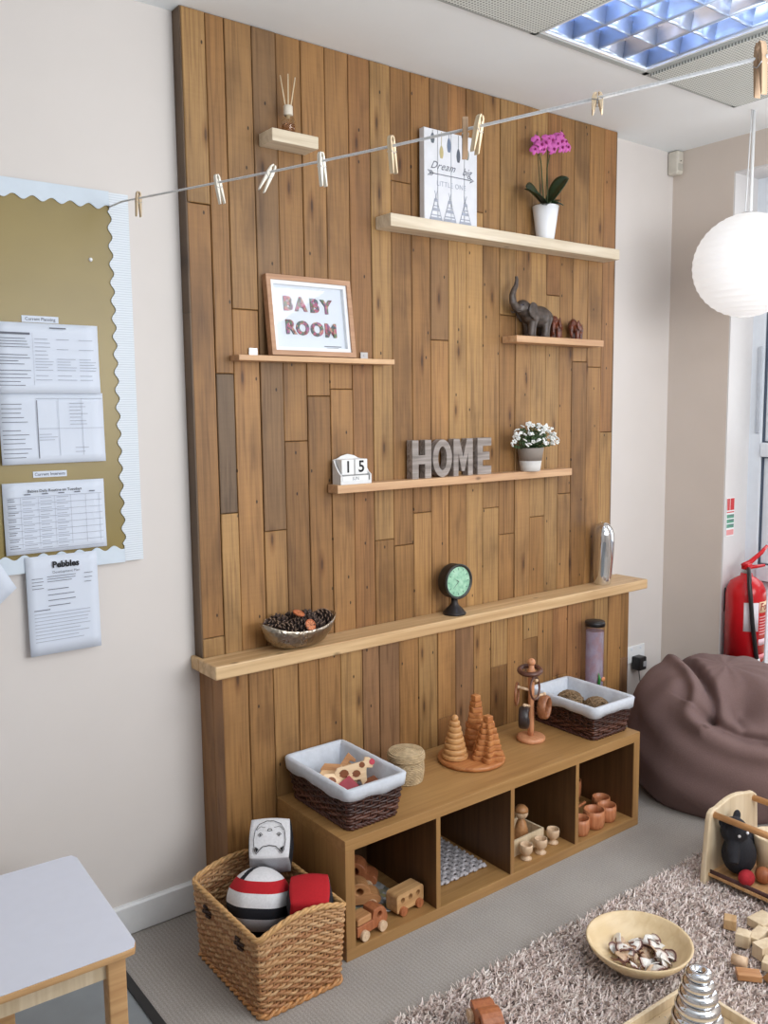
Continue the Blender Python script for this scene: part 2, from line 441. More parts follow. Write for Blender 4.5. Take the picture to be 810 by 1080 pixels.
# reveal lining of the door opening
struct('trim_2', MB().box(W + .002, W + .2, -.336, -.329, 0, 2.80).box(W + .002, W + .2, -1.75, -.336, 2.793, 2.80), plain('reveal_paint', (214, 212, 212), .6, var=.01))
struct('wall_left', MB().box(-2.9, -2.6, -4.5, .3, -.1, H + .3), M['wall'])
wf = MB(); wf.box(-2.6, W + .6, -4.5, -4.2, -.1, 1.35).box(-2.6, W + .6, -4.5, -4.2, 2.75, H + .3).box(-2.6, -2.0, -4.5, -4.2, 1.35, 2.75).box(2.2, W + .6, -4.5, -4.2, 1.35, 2.75)
struct('wall_front', wf, M['wall'])
wn = MB(); fo = lambda x0, x1: [(x0, 1.35), (x1, 1.35), (x1, 2.75), (x0, 2.75)]
for k in range(3):
    x0 = -2.0 + k * 1.4; x1 = x0 + 1.4; wn.ring(fo(x0, x1), [(x0 + .06, 1.41), (x1 - .06, 1.41), (x1 - .06, 2.69), (x0 + .06, 2.69)], -4.30, -4.24)
struct('window_1', wn, M['upvc'])
struct('baseboard_back', MB().cbox(-2.6, W, -.018, 0, 0, .105, .006), M['white'])
struct('baseboard_right', MB().box(W - .018, W, -.329, -.018, 0, .105), M['white'])
# plaster border of the ceiling, with the grid of lay-in tiles inside it
ce = MB()
ce.box(-2.6, W + .6, -.565, .3, H, H + .25)
ce.box(2.236, W + .6, -4.2, -.565, H, H + .25)
ce.box(-2.6, .43, -4.2, -.565, H, H + .25)
ce.box(.43, 2.236, -4.2, -1.165, H, H + .25)
ce.box(.43, 2.236, -1.165, -.565, H + .12, H + .25)
struct('ceiling', ce, M['ceil'])
g = MB()
for x in (.43, 1.03, 1.63, 2.236): g.box(x - .012, x + .012, -1.177, -.553, H - .006, H + .03)
for y in (-.565, -1.165): g.box(.43, 2.248, y - .012, y + .012, H - .006, H + .03)
struct('trim_3', g, plain('grid_grey', (176, 182, 182), .5, var=.02))
def tile_mat():
    m, nt, b = newmat('perforated_tile')
    t = nt.nodes.new('ShaderNodeTexCoord'); vm = N(nt, 'ShaderNodeVectorMath'); vm.operation = 'SCALE'; vm.inputs['Scale'].default_value = 82
    nt.links.new(t.outputs['Object'], vm.inputs[0])
    fr = N(nt, 'ShaderNodeVectorMath'); fr.operation = 'FRACTION'; nt.links.new(vm.outputs[0], fr.inputs[0])
    sb = N(nt, 'ShaderNodeVectorMath'); sb.operation = 'SUBTRACT'; sb.inputs[1].default_value = (.5, .5, .5); nt.links.new(fr.outputs[0], sb.inputs[0])
    ml = N(nt, 'ShaderNodeVectorMath'); ml.operation = 'MULTIPLY'; ml.inputs[1].default_value = (1, 1, 0); nt.links.new(sb.outputs[0], ml.inputs[0])
    ln = N(nt, 'ShaderNodeVectorMath'); ln.operation = 'LENGTH'; nt.links.new(ml.outputs[0], ln.inputs[0])
    nt.links.new(ramp(nt, ln.outputs['Value'], [(.24, (128, 132, 130)), (.32, (216, 220, 216))]), b.inputs['Base Color'])
    b.inputs['Roughness'].default_value = .8
    return m
TM = tile_mat()
def tile(x, y, label):
    o = MB().cbox(-.288, .288, 0, .018, -.288, .288, .004).build('ceiling_tile', TM)
    import bmesh
    o.data.transform(rot('X', PI / 2)); 
    o.data.transform(Matrix.Scale(-1, 4, (0, 0, 1))); o.data.flip_normals()
    o.location = (x, y, H + .004)
    tag(o, label, 'ceiling tile', 'perforated ceiling tiles')
tile(.73, -.865, 'perforated grey ceiling tile to the left of the louvre light')
tile(1.933, -.865, 'perforated grey ceiling tile at the grid corner, above the right end of the clothes line')
# recessed louvre luminaire
L = thing('ceiling_light', 'square recessed fluorescent ceiling light with mirrored louvre cells reflecting blue', 'ceiling light', (1.33, -.865, H))
fr = MB().ring([(-.288, -.288), (.288, -.288), (.288, .288), (-.288, .288)], [(-.276, -.276), (.276, -.276), (.276, .276), (-.276, .276)], -.004, .09, lambda a, b, d: (a, b, d))
fr.box(-.288, .288, -.288, .288, .09, .095)
fr.build('housing', M['white'], L)
alu = plain('louvre_aluminium', (196, 212, 238), .28, .55, .03)  # blue of the reflections mixed into the blade colour
for k in range(5):                                    # long mirror wedges between the lamps
    x = -.276 + k * .138
    mb = MB(); n = 8
    prof = [(.004 + .036 * (i / n) ** 2.2, .004 + .07 * i / n) for i in range(n + 1)]
    poly = [(x + a, z) for a, z in prof] + [(x - a, z) for a, z in reversed(prof)]
    poly = [(max(-.276, min(.276, a)), z) for a, z in poly]
    mb.prism(poly, -.276, .276, lambda a, b, d: (a, d, b), True)
    mb.build('mirror_blade', alu, L)
for k in range(4):
    x0 = -.276 + k * .138
    for j in range(5):
        y = -.276 + j * .138
        prof = [(.002 + .022 * (i / 6) ** 2, .004 + .05 * i / 6) for i in range(7)]
        poly = [(y + a, z) for a, z in prof] + [(y - a, z) for a, z in reversed(prof)]
        MB().prism(poly, x0 + .005, x0 + .133, lambda a, b, d: (d, a, b), True).build('cross_blade', alu, L)
for k in range(4):
    x = -.207 + k * .138
    MB().cyl((x, -.27, .072), (x, .27, .072), .013, n=16).build('fluorescent_tube', emit('tube_blue_glow' if k != 2 else 'tube_tan_glow', (182, 208, 255) if k != 2 else (255, 210, 166), 11), L)  # tubes given an added tinted glow in place of the cells' reflections

# glazed door in the right wall
D = W + .2
dr = MB()
dr.box(D, D + .07, -.40, -.329, 0, 2.80)             # left stile
dr.box(D, D + .07, -1.75, -1.68, 0, 2.80)
dr.box(D, D + .07, -1.68, -.40, 2.72, 2.80)
dr.box(D - .01, D + .07, -1.68, -.40, 1.465, 1.535)    # transom
dr.box(D - .01, D + .07, -1.68, -.40, .85, .93)
dr.box(D - .01, D + .07, -1.68, -.40, 0, .10)
door = struct('door_1', dr, M['upvc'], bevel=.006)
gk = MB()
for z0, z1 in ((1.535, 2.72), (.93, 1.465), (.10, .85)):
    o = [(-1.68, z0), (-.40, z0), (-.40, z1), (-1.68, z1)]; i = [(-1.674, z0 + .006), (-.406, z0 + .006), (-.406, z1 - .006), (-1.674, z1 - .006)]
    gk.ring(o, i, D + .012, D + .05, lambda a, b, d: (d, a, b))
sh = MB()
for z0, z1 in ((1.541, 2.714), (.936, 1.459), (.106, .844)):
    sh.ring([(-1.674, z0), (-.406, z0), (-.406, z1), (-1.674, z1)], [(-1.63, z0 + .034), (-.452, z0 + .034), (-.452, z1 - .034), (-1.63, z1 - .034)], D + .022, D + .05, lambda a, b, d: (d, a, b))
sh.build('sash', M['upvc'], door, bevel=.003)
gk.build('gasket', plain('grey_gasket', (74, 84, 100), .6), door)
for z0, z1 in ((1.535, 2.72), (.93, 1.465), (.10, .85)):
    MB().box(D + .028, D + .034, -1.668, -.412, z0 + .012, z1 - .012).build('pane', M['glass'], door)
MB().rbox(D - .012, D + .0, -.395, -.372, 1.58, 2.0, .006).build('vent_strip', plain('pale_grey_plastic', (186, 192, 202), .4), door)
# pale paving and timber deck outside the door
struct('floor.002', MB().box(W + .6, 9, -6, 4, -.16, -.06), plain('outside_paving', (214, 176, 146), .8, var=.1, scale=3))
struct('trim_4', MB().box(W + .2, W + .6, -1.75, -.329, -.1, 0), M['upvc'])

# ------------------------------------------------------------------ plank panels
seams = [0, .081, .147, .245, .335, .432, .529, .628, .722, .815, .912, 1.005, 1.098, 1.193, 1.286, 1.38, 1.474, 1.567, 1.663, 1.75, 1.835, 1.937, 2.036, 2.122]
joints = {0: [2.371, .96], 1: [1.838, 1.374], 2: [2.05], 3: [1.30], 4: [1.608], 5: [1.765], 6: [1.79], 8: [1.22], 9: [2.554, 1.19], 10: [1.31], 11: [1.983], 12: [1.42, 2.6],
          13: [2.495], 14: [1.30], 15: [2.10, 1.18], 17: [1.24], 18: [2.20], 19: [1.33], 20: [1.92], 21: [1.898], 22: [1.60]}
base = [(170, 128, 79), (161, 118, 69), (178, 138, 87), (150, 108, 62), (167, 123, 73), (177, 137, 86), (158, 115, 67), (170, 125, 75), (159, 113, 67)]
rp = random.Random(21)
def ptint(c=None):
    c = c or rp.choice(base); k = rp.uniform(.80, 1.0)
    l = lin(c); return (l[0] * k, l[1] * k, l[2] * k, rp.random())
PB = lambda: MB()
up = MB(); yf = -.0573
up.c = lin((70, 50, 34))[:3] + (.3,); up.box(.012, 2.115, -.034, -.001, .91, H - .001)
for i in range(23):
    zs = [.893] + sorted(joints.get(i, [])) + [H - .001]
    for k in range(len(zs) - 1):
        c = ptint()
        if i == 1 and k == 1: c = ptint((118, 94, 70))
        if i == 3 and k == len(zs) - 2: c = ptint((140, 106, 70))
        if i == 11 and k == 1: c = ptint((150, 112, 72))
        up.c = c; f = yf + rp.uniform(-.0015, .002)
        up.cbox(seams[i] + .0012, seams[i + 1] - .0012, f, -.034, zs[k] + .001, zs[k + 1] - .001, .0022)
# edge strips that close the panel's left and right sides
for (x0, x1) in ((-.003, .0115), (2.118, 2.128)):
    for z0, z1 in ((.893, 2.03), (2.03, H - .001)):
        up.c = ptint((112, 88, 64)); up.box(x0, x1, yf + .003, -.001, z0, z1 - .001)
tag(up.build('plank_panel', PL), 'tall wall panel of vertical reclaimed timber planks reaching the ceiling', 'wood panel')
ls = [.01, .106, .2, .299, .383, .478, .574, .651, .745, .84, .936, 1.03, 1.129, 1.225, 1.32, 1.413, 1.504, 1.6, 1.694, 1.79, 1.879, 1.976, 2.072, 2.13]
lo = MB()
lo.c = lin((70, 50, 34))[:3] + (.3,); lo.box(.03, 2.11, -.15, -.02, .001, .85)
for i in range(23):
    zs = [.001] + ([rp.uniform(.45, .75)] if rp.random() < .2 and i > 9 else []) + [.852]
    for k in range(len(zs) - 1):
        lo.c = ptint(rp.choice(base + [(158, 112, 70), (146, 108, 74)])); f = -.17 + rp.uniform(-.0015, .0015)
        lo.cbox(ls[i] + .0012, ls[i + 1] - .0012, f, -.15, zs[k], zs[k + 1] - .0008, .0022)
for y0, y1 in ((-.168, -.098), (-.096, -.001)):
    lo.c = ptint((164, 118, 74)); lo.box(.010, .0295, y0, y1, .001, .852); lo.c = ptint(); lo.box(2.111, 2.13, y0, y1, .001, .852)
tag(lo.build('plank_panel', PL), 'low boxed-out base of vertical timber planks under the long ledge', 'wood panel')
def shelf(x0, x1, y0, z0, z1, mat, label, y1=yf - .0025, name='wall_shelf', bev=.003):
    return tag(MB().box(x0, x1, y0, y1, z0, z1).build(name, mat, bevel=bev), label, 'shelf', 'timber shelves on the plank panel')
shelf(-.02, 2.128, -.185, .853, .898, M['ledge'], 'long thick pine ledge running across the plank panel at waist height', name='wall_ledge', bev=.004)
# the ledge runs on past the panel to a rounded end
le = [o for o in C.objects if o.name == 'wall_ledge'][0]
mb = MB(); mb.box(-.02, 2.25, -.185, yf - .0025, .853, .898); mb.box(2.1285, 2.25, yf - .0025, -.0005, .853, .898); mb.box(-.02, -.0035, yf - .0025, -.0005, .853, .898)
old = le.data; le.data = mb.mesh('wall_ledge', M['ledge'])
shelf(.262, .440, -.147, 2.580, 2.620, M['pine'], 'short pale pine block shelf holding the reed diffuser, highest on the left')
shelf(.740, 2.036, -.150, 2.368, 2.413, M['pine'], 'long pale pine shelf near the ceiling holding the sign and the orchid')
shelf(1.390, 1.942, -.146, 1.983, 2.011, M['pine2'], 'short pine shelf on the right carrying three elephants')
sc = thing('wall_shelf', 'thin pine shelf holding the framed baby room picture', 'shelf', (.453, yf, 1.879), 0, 'timber shelves on the plank panel')
MB().box(-.321, .321, -.065, -.0025, 0, .0185).build('shelf_board', M['pine2'], sc, bevel=.002)
for x in (-.235, .225):
    b = MB().box(x - .016, x + .016, -.03, -.0025, .0185, .021).box(x - .016, x + .016, -.006, -.0025, .021, .045).cyl((x, -.0065, .034), (x, -.008, .034), .004, n=10)
    tag(b.build('bracket', M['steel'], sc), 'small silver metal bracket')
shelf(.508, 1.765, -.125, 1.418, 1.449, M['pine2'], 'long thin pine shelf holding the calendar, the HOME letters and white flowers')

# ------------------------------------------------------------------ lettering helper
def text_mesh(s, size, extrude=0.0, shear=0.0, bold=0.0, align='CENTER', spacing=1.0, res=3):
    cu = bpy.data.curves.new('txt', 'FONT'); cu.body = s; cu.size = size; cu.extrude = extrude; cu.shear = shear; cu.offset = bold
    cu.align_x = align; cu.align_y = 'CENTER'; cu.space_character = spacing; cu.resolution_u = res
    o = bpy.data.objects.new('txt', cu); C.objects.link(o)
    bpy.context.view_layer.update()
    me = bpy.data.meshes.new_from_object(o.evaluated_get(bpy.context.evaluated_depsgraph_get()))
    bpy.data.objects.remove(o); bpy.data.curves.remove(cu)
    return me
STAND = Matrix(((1, 0, 0, 0), (0, 0, -1, 0), (0, 1, 0, 0), (0, 0, 0, 1)))      # text plane -> upright, facing -y
def text(name, s, size, mat, parent, loc, mtx=STAND, **kw):
    me = text_mesh(s, size, **kw); me.transform(mtx); me.transform(tr(*loc))
    me.materials.clear(); me.materials.append(mat); me.name = name
    o = bpy.data.objects.new(name, me); C.objects.link(o); o.parent = parent
    return o

# ------------------------------------------------------------------ notice board on the left
nb = thing('notice_board', 'large white framed notice board with gold backing paper and scalloped border', 'notice board', (-.73, 0, 1.811))
MB().box(-.55, .55, -.012, -.0005, -.563, .563).build('frame', M['white'], nb, bevel=.003)
MB().box(-.52, .52, -.0135, -.012, -.535, .535).build('backing_paper', plain('gold_paper', (138, 119, 60), .36, var=.10, scale=3), nb)
def scallop(pts_out, pts_in, name, ridged):
    n = len(pts_out); mb = MB(); vs = []
    for (a, b) in pts_out: vs.append((a, -.0165, b))
    for (a, b) in pts_in: vs.append((a, -.0165, b))
    mb.add(vs, [(i, i + 1, n + i + 1, n + i) for i in range(n - 1)])
    return mb.build(name, ridged, nb, solid=.003)
def corr_mat():
    m, nt, b = newmat('corrugated_border'); b.inputs['Base Color'].default_value = lin((218, 228, 238)); b.inputs['Roughness'].default_value = .7
    wv = N(nt, 'ShaderNodeTexWave'); wv.bands_direction = 'Z'; wv.inputs['Scale'].default_value = 44
    nt.links.new(coords(nt), wv.inputs['Vector'])
    nt.links.new(ramp(nt, wv.outputs['Fac'], [(.1, (204, 212, 222)), (.5, (222, 230, 238))]), b.inputs['Base Color'])
    bump(nt, b, wv.outputs['Fac'], .25, .0012)
    return m
CM = corr_mat(); CF = plain('smooth_border', (208, 220, 232), .6, var=.02)
n = 160
wv = lambda t: .0068 * math.cos(2 * PI * t / .054)
zz = [-.563 + 1.126 * i / n for i in range(n + 1)]
for s in (1, -1):
    scallop([(s * .553, z) for z in zz], [(s * (.493 + (wv(z) if abs(z) < .51 else 0)), z) for z in zz], 'side_border', CM)
    xx = [-.4935 + .987 * i / n for i in range(n + 1)]
    scallop([(x, s * .566) for x in xx], [(x, s * (.518 + wv(x))) for x in xx], 'edge_border', CF)
MB().ball((.43, -.015, .36), .006, 10, 6).build('push_pin', M['potw'], nb)

def sheet(name, label, x0, x1, z0, z1, y, rows, title=None, tsize=.014, tdz=.02, tx=None, curl=.004, lean=0, group=None, bold=.0004):
    cx, cz = (x0 + x1) / 2, (z0 + z1) / 2
    t = thing(name, label, 'paper', (cx, y, cz), 0, group)
    w, h = (x1 - x0) / 2, (z1 - z0) / 2
    mb = MB(); mb.surf(lambda u, v: (-w + 2 * w * u, -curl * abs(2 * u - 1) ** 3 * .3 - curl * (1 - v) ** 3, -h + 2 * h * v), 9, 9)
    mb.build('page', M['paper'], t, solid=.0006)
    yy = -curl - .0012
    dk = MB(); lt = MB()
    for (a, b, c, d, k) in rows:                       # strokes as fractions of the page: x0,x1,z(top=1),thickness,weight
        (dk if k else lt).box(-w + 2 * w * a, -w + 2 * w * b, yy, yy + .0002, -h + 2 * h * c - d, -h + 2 * h * c)
    if dk.v: dk.build('printed_lines', M['ink'], t)
    if lt.v: lt.build('printed_grid', M['inkl'], t)
    if title: text('printed_title', title, tsize, M['inkb'], t, (tx or 0, yy - .0002, h - tdz), bold=bold)
    return t
rs = random.Random(5)
def para(a, b, z0, z1, n, k):
    out = []
    for i in range(n):
        z = z0 + (z1 - z0) * i / max(1, n - 1)
        out.append((a, a + (b - a) * rs.uniform(.6, 1), z, .0017, k))
    return out
r1 = [(.0, .33, .86, .006, 1)] + para(.02, .33, .78, .66, 4, 1) + para(.02, .33, .55, .42, 4, 1) + para(.02, .33, .33, .12, 5, 1)
for (a, b) in ((.37, .55), (.58, .77), (.8, .97)):
    r1 += para(a, b, .78, .5, 6 if a < .5 else 3, 0) + para(a, b, .46, .34, 4, 0) + para(a, b, .26, .2, 2, 0)
r1 += [(.35, .352, .86, .15, 0)]
sheet('planning_sheet', 'upper printed planning sheet under the small heading strip, with black bar', -.589, -.292, 1.772, 1.975, -.0185, r1 + [(.52, .68, .945, .0035, 1)])
r2 = [(.345, .352, .9, .17, 1), (.345, .99, .93, .0015, 0)] + para(.02, .3, .85, .6, 5, 1) + para(.02, .3, .48, .3, 4, 1) + para(.02, .3, .22, .1, 3, 1)
for x in (.55, .78): r2 += [(x, x + .003, .93, .17, 0)]
r2 += para(.66, .84, .86, .56, 7, 0) + para(.36, .55, .42, .34, 3, 0) + para(.7, .86, .22, .16, 2, 0) + [(.36, .99, .5, .0012, 0)]
sheet('planning_sheet', 'printed planning table sheet directly below the sheet with the black bar', -.588, -.286, 1.567, 1.773, -.0195, r2)
r3 = [(.03, .97, .8 - i * .094, .0012, 0) for i in range(9)] + [(x, x + .0025, .8, .148, 0) for x in (.16, .33, .49, .65, .8, .94)]
for i in range(8):
    r3 += para(.04, .14, .78 - i * .094, .75 - i * .094, 2, 1)
    for (a, b) in ((.18, .31), (.35, .47), (.51, .63)): r3 += para(a, b, .78 - i * .094, .735 - i * .094, 2, 0)
r3 += [(a + .04, a + .1, .84, .003, 1) for a in (.16, .33, .49, .65, .8)]
sheet('routine_sheet', 'landscape daily routine table pinned at the foot of the gold notice board', -.592, -.295, 1.303, 1.513, -.0185, r3, 'Babies Daily Routine on Tuesdays', .0115, .026, bold=.0001)
r4 = para(.07, .28, .78, .68, 4, 1) + para(.28, .68, .79, .74, 3, 1) + para(.8, .95, .79, .7, 3, 1)
r4 += [(.28, .28 + rs.uniform(.25, .4), .66 - i * .055, .002, 1) for i in range(4)] + [(.08, .3, .46, .0025, 1)]
for i in range(9): r4 += [(.08, .08 + rs.uniform(.5, .86), .42 - i * .035, .0018, 0)]
t4 = sheet('notice_page', 'white portrait page titled Pebbles hanging below the notice board', -.541, -.328, .992, 1.292, -.021, r4, 'Pebbles', .026, .03, .01, bold=.001)
text('printed_subtitle', 'Development Plan', .011, M['ink'], t4, (.01, -.006, .15 - .052))
def strip(label, x0, x1, z0, z1, s):
    t = thing('heading_strip', label, 'paper label', ((x0 + x1) / 2, -.0145, (z0 + z1) / 2), 0, 'heading strips on the notice board')
    MB().box(-(x1 - x0) / 2, (x1 - x0) / 2, -.001, 0, -(z1 - z0) / 2, (z1 - z0) / 2).build('card', M['paper'], t)
    text('heading_text', s, .0125, M['ink'], t, (0, -.0013, 0), bold=.0002)
strip('white heading strip reading Current Planning above the topmost sheet', -.509, -.405, 1.977, 1.996, 'Current Planning')
strip('white heading strip above the daily routine sheet', -.502, -.404, 1.526, 1.544, 'Current Interests')
# loose sheet sticking out at the far left below the board
t5 = thing('loose_sheet', 'loose white sheet poking out below the notice board at the far left', 'paper', (-.70, -.022, 1.235))
MB().surf(lambda u, v: (-.1 + .2 * u, -.012 * u * u, (-.11 + .22 * v) + .05 * (u - .5)), 8, 8).build('page', M['paper'], t5, solid=.0006).rotation_euler = (0, -.5, 0)

# ------------------------------------------------------------------ alarm sensor, socket, fire sign, extinguisher
t = thing('alarm_sensor', 'small off white motion sensor in the ceiling corner', 'sensor', (W - .0266, -.0327, 2.842))
MB().rbox(-.026, .0265, -.027, .0325, 0, .112, .012).build('housing', plain('aged_plastic', (206, 200, 188), .4), t)
MB().rbox(-.020, .016, -.0285, -.026, .018, .05, .003).build('lens', plain('lens_plastic', (184, 180, 170), .25), t)
MB().ball((-.002, -.0285, .062), .003, 8, 6).build('indicator_light', M['dark'], t)
t = thing('wall_socket', 'white double wall socket partly behind the plank base and beanbag', 'socket', (2.410, 0, .465))
MB().rbox(-.073, .073, -.010, -.0003, -.043, .043, .004).build('face_plate', M['white'], t)
for x in (-.036, .036): MB().rbox(x - .006, x + .006, -.013, -.009, .022, .034, .002).build('switch', M['upvc'], t)
t = thing('plug_adaptor', 'black power adaptor plugged into the white wall socket', 'plug', (2.405, -.010, .425))
MB().rbox(-.030, .028, -.050, -.0005, -.034, .034, .006).build('body', M['black'], t)
MB().rbox(.0, .026, -.0515, -.0495, -.015, .012, .001).build('rating_label', plain('grey_label', (170, 172, 176), .5), t)
MB().tube([(-.01, -.03, -.034), (-.008, -.032, -.06), (.004, -.03, -.10), (.02, -.02, -.16), (.03, -.02, -.26), (.05, -.03, -.40)], .0025, 6).build('cable', M['black'], t)
t = thing('fire_sign', 'small red and green extinguisher sign on the door reveal', 'sign', (W + .045, -.337, 1.175)); t.scale = (.72, 1, .95)
mb = MB().box(-.04, .055, -.002, -.0003, -.10, .10).build('plate', M['white'], t)
sg = plain('sign_red', (196, 40, 44), .5); sgn = plain('sign_green', (86, 150, 124), .5); sgp = plain('sign_pink', (226, 150, 150), .5)
mb = MB()
mb.box(-.036, -.028, -.003, -.002, .035, .096); mb.box(-.024, -.004, -.003, -.002, .035, .096); mb.box(.004, .050, -.003, -.002, .035, .096); mb.box(-.036, .05, -.003, -.002, .022, .028)
mb.build('red_pictogram', sg, t)
m2 = MB()
for i in range(3): m2.box(-.034, .05, -.003, -.002, -.006 - i * .025, .013 - i * .025)
m2.build('green_band', sgn, t)
m3 = MB()
for i in range(3): m3.box(-.01, .048, -.004, -.003, .005 - i * .025, .009 - i * .025)
m3.build('printed_lines', M['ink'], t)
MB().box(-.034, .05, -.003, -.002, -.094, -.066).build('pink_band', sgp, t)

ex = thing('fire_extinguisher', 'red fire extinguisher with black hose mounted on the door reveal behind the beanbag', 'fire extinguisher', (2.692, -.432, .405))
R0 = .092
MB().lathe([(.0, .0), (R0 + .002, .0), (R0 + .003, .06), (R0 + .001, .075), (R0, .08)], 40).build('base_skirt', M['black'], ex)
MB().lathe([(R0, .075), (R0, .40), (R0 * .96, .43), (R0 * .8, .462), (R0 * .5, .482), (.03, .49), (.026, .505)], 48).build('cylinder', M['red'], ex)
MB().lathe([(.022, .495), (.022, .515), (.018, .52), (.018, .535)], 20).build('neck', M['steel'], ex)
va = MB(); va.rbox(-.022, .022, -.018, .018, .522, .552, .006); va.build('valve', M['red'], ex)
MB().tube([(-.03, .004, .545), (.02, -.006, .556), (.075, -.03, .60), (.105, -.042, .632)], [.011, .012, .010, .007], 8).build('lever', M['red'], ex)
MB().tube([(-.01, 0, .532), (.06, -.02, .532), (.10, -.035, .535)], [.010, .009, .007], 8).build('carry_handle', M['red'], ex)
MB().tube([(-.015, -.018, .528), (-.055, -.045, .52), (-.085, -.065, .47), (-.086, -.075, .40), (-.075, -.082, .28), (-.055, -.09, .16), (-.040, -.094, .085), (-.036, -.094, .05)], .0105, 10).build('hose', M['black'], ex)
MB().tube([(-.044, -.0935, .105), (-.040, -.0945, .085)], .013, 10).build('hose_clip', M['potw'], ex)
def on_cyl(a0, a1, z0, z1, r, nm, mat):
    MB().surf(lambda u, v: (r * sin(a0 + (a1 - a0) * u), -r * cos(a0 + (a1 - a0) * u), z0 + (z1 - z0) * v), 14, 2).build(nm, mat, ex, solid=.0008)
on_cyl(-1.12, -.35, .235, .375, R0 + .0008, 'white_label', plain('label_white', (222, 214, 220), .5))
on_cyl(-.30, .75, .325, .378, R0 + .0008, 'cream_band', plain('label_cream', (236, 206, 170), .5))
for k in range(7): on_cyl(-.28, .35 + .12 * (k % 3), .30 - k * .014, .306 - k * .014, R0 + .0008, 'printed_lines', plain('label_pink', (228, 150, 156), .5))
on_cyl(-.30, .3, .165, .195, R0 + .0008, 'pink_panel', plain('label_pale', (224, 190, 200), .5))
on_cyl(-.5, .3, .095, .12, R0 + .0008, 'lower_panel', plain('label_pink2', (222, 130, 138), .5))
me = text_mesh('Foam', .05, bold=.001, align='LEFT')
for v in me.vertices:
    a = -.26 + v.co.x / R0; v.co = Vector(((R0 + .002) * sin(a), -(R0 + .002) * cos(a), .352 + v.co.y))
me.materials.clear(); me.materials.append(plain('label_ink', (150, 30, 30), .5))
o = bpy.data.objects.new('brand_word', me); o.name = 'printed_word'; C.objects.link(o); o.parent = ex
MB().rbox(-.03, .03, .088, .0985, .30, .42, .003).build('wall_bracket', M['black'], ex)
# ------------------------------------------------------------------ things on the shelves
# reed diffuser
t = thing('reed_diffuser', 'small glass reed diffuser with a pale cap on the short block shelf', 'diffuser', (.345, -.112, 2.62))
MB().lathe([(.021, .001), (.024, .003), (.024, .040), (.020, .050), (.012, .056), (.012, .062), (.0105, .062), (.0105, .056), (.018, .048), (.022, .04), (.022, .004), (0, .004)], 28).build('bottle', glass('diffuser_glass', (250, 248, 244)), t)
MB().lathe([(0, .005), (.0215, .005), (.0215, .03), (0, .03)], 24).build('scented_oil', glass('scented_oil', (244, 226, 212)), t)
MB().lathe([(.015, .060), (.0155, .062), (.0155, .088), (.014, .090), (0, .090)], 24).build('cap', plain('cap_cream', (222, 212, 196), .45), t)
for (dx, dy) in ((.030, .0), (-.020, .012), (-.006, -.014)):
    MB().tube([(dx * .1, dy * .1, .05), (dx, dy, .185)], .0022, 6).build('reed', M['birch'], t)

# dream big sign
t = thing('wooden_sign', 'white slatted wooden sign reading Dream big with feathers and an arrow', 'sign', (1.075, -.083, 2.413))
sw, sh = .136, .342
for k in range(4):
    x0 = -sw + k * .068
    MB().cbox(x0 + .0012, x0 + .0668, -.017, .010, 0, sh, .0015).build('slat', plain('sign_white', (224, 226, 232), .6, var=.04, scale=20), t)
MB().box(-sw + .004, sw - .004, .0101, .0119, .004, sh - .004).build('backing_board', M['dark'], t)
MB().box(-sw + .02, sw - .02, .012, .018, .05, .08).box(-sw + .02, sw - .02, .012, .018, .26, .29).build('back_batten', M['pine'], t)
yy = -.0178
text('script_lettering', 'Dream', .040, M['ink'], t, (-.045, yy, .212), shear=.55, extrude=.0002, spacing=1.12)
text('script_lettering', 'big', .040, M['ink'], t, (.078, yy, .208), shear=.45, extrude=.0002)
text('printed_words', 'LITTLE ONE', .026, M['inkl'], t, (.0, yy, .148), extrude=.0002, spacing=1.1)
ar = MB(); ar.box(-.108, .10, yy - .0002, yy + .0006, .1805, .1835)
for s in (1, -1):
    ar.prism([(.118, .182), (.095, .182 + s * .011), (.098, .182 + s * .003)] if s > 0 else [(.118, .182), (.098, .179), (.095, .171)], yy - .0002, yy + .0006)
    for q in (-.108, -.100, -.092): ar.prism([(q, .182), (q - .012, .182 + s * .010), (q - .008, .182 + s * .010), (q + .004, .182)], yy - .0002, yy + .0006)
ar.build('arrow', M['ink'], t)
fcols = [(96, 104, 112), (190, 176, 130), (112, 126, 150), (92, 98, 110), (120, 132, 124)]
for k, (x, z0, l) in enumerate(((-.094, .285, .045), (-.05, .235, .055), (-.012, .262, .062), (.036, .232, .06), (.082, .25, .048))):
    mb = MB(); poly = []
    for i in range(9): a = i / 8; poly.append((x + .0095 * sin(PI * a) ** .7, z0 + l * a))
    for i in range(9): a = 1 - i / 8; poly.append((x - .0095 * sin(PI * a) ** .7, z0 + l * a))
    mb.prism(poly[1:-1], yy - .0003, yy + .0006); mb.box(x - .0008, x + .0008, yy - .0004, yy + .0006, z0 + l, .338)
    mb.build('feather', plain('feather_ink_%d' % k, fcols[k], .7), t)
for k, (x, s) in enumerate(((-.078, 1), (-.008, 1.05), (.072, 1))):
    mb = MB()
    for i in range(5):
        wz = .030 * s * (1 - i / 6); z = .012 + i * .017
        mb.prism([(x - wz, z), (x + wz, z), (x + wz * .8, z + (.011 if i % 2 == 0 else .004)), (x - wz * .8, z + (.011 if i % 2 == 0 else .004))], yy - .0002, yy + .0006)
    for q in (-1, 1): mb.prism([(x + q * .034 * s, .008), (x + q * .031 * s, .008), (x - q * .006, .12), (x - q * .008, .12)], yy - .0003, yy + .0006)
    mb.build('tepee_print', M['inkl'], t)

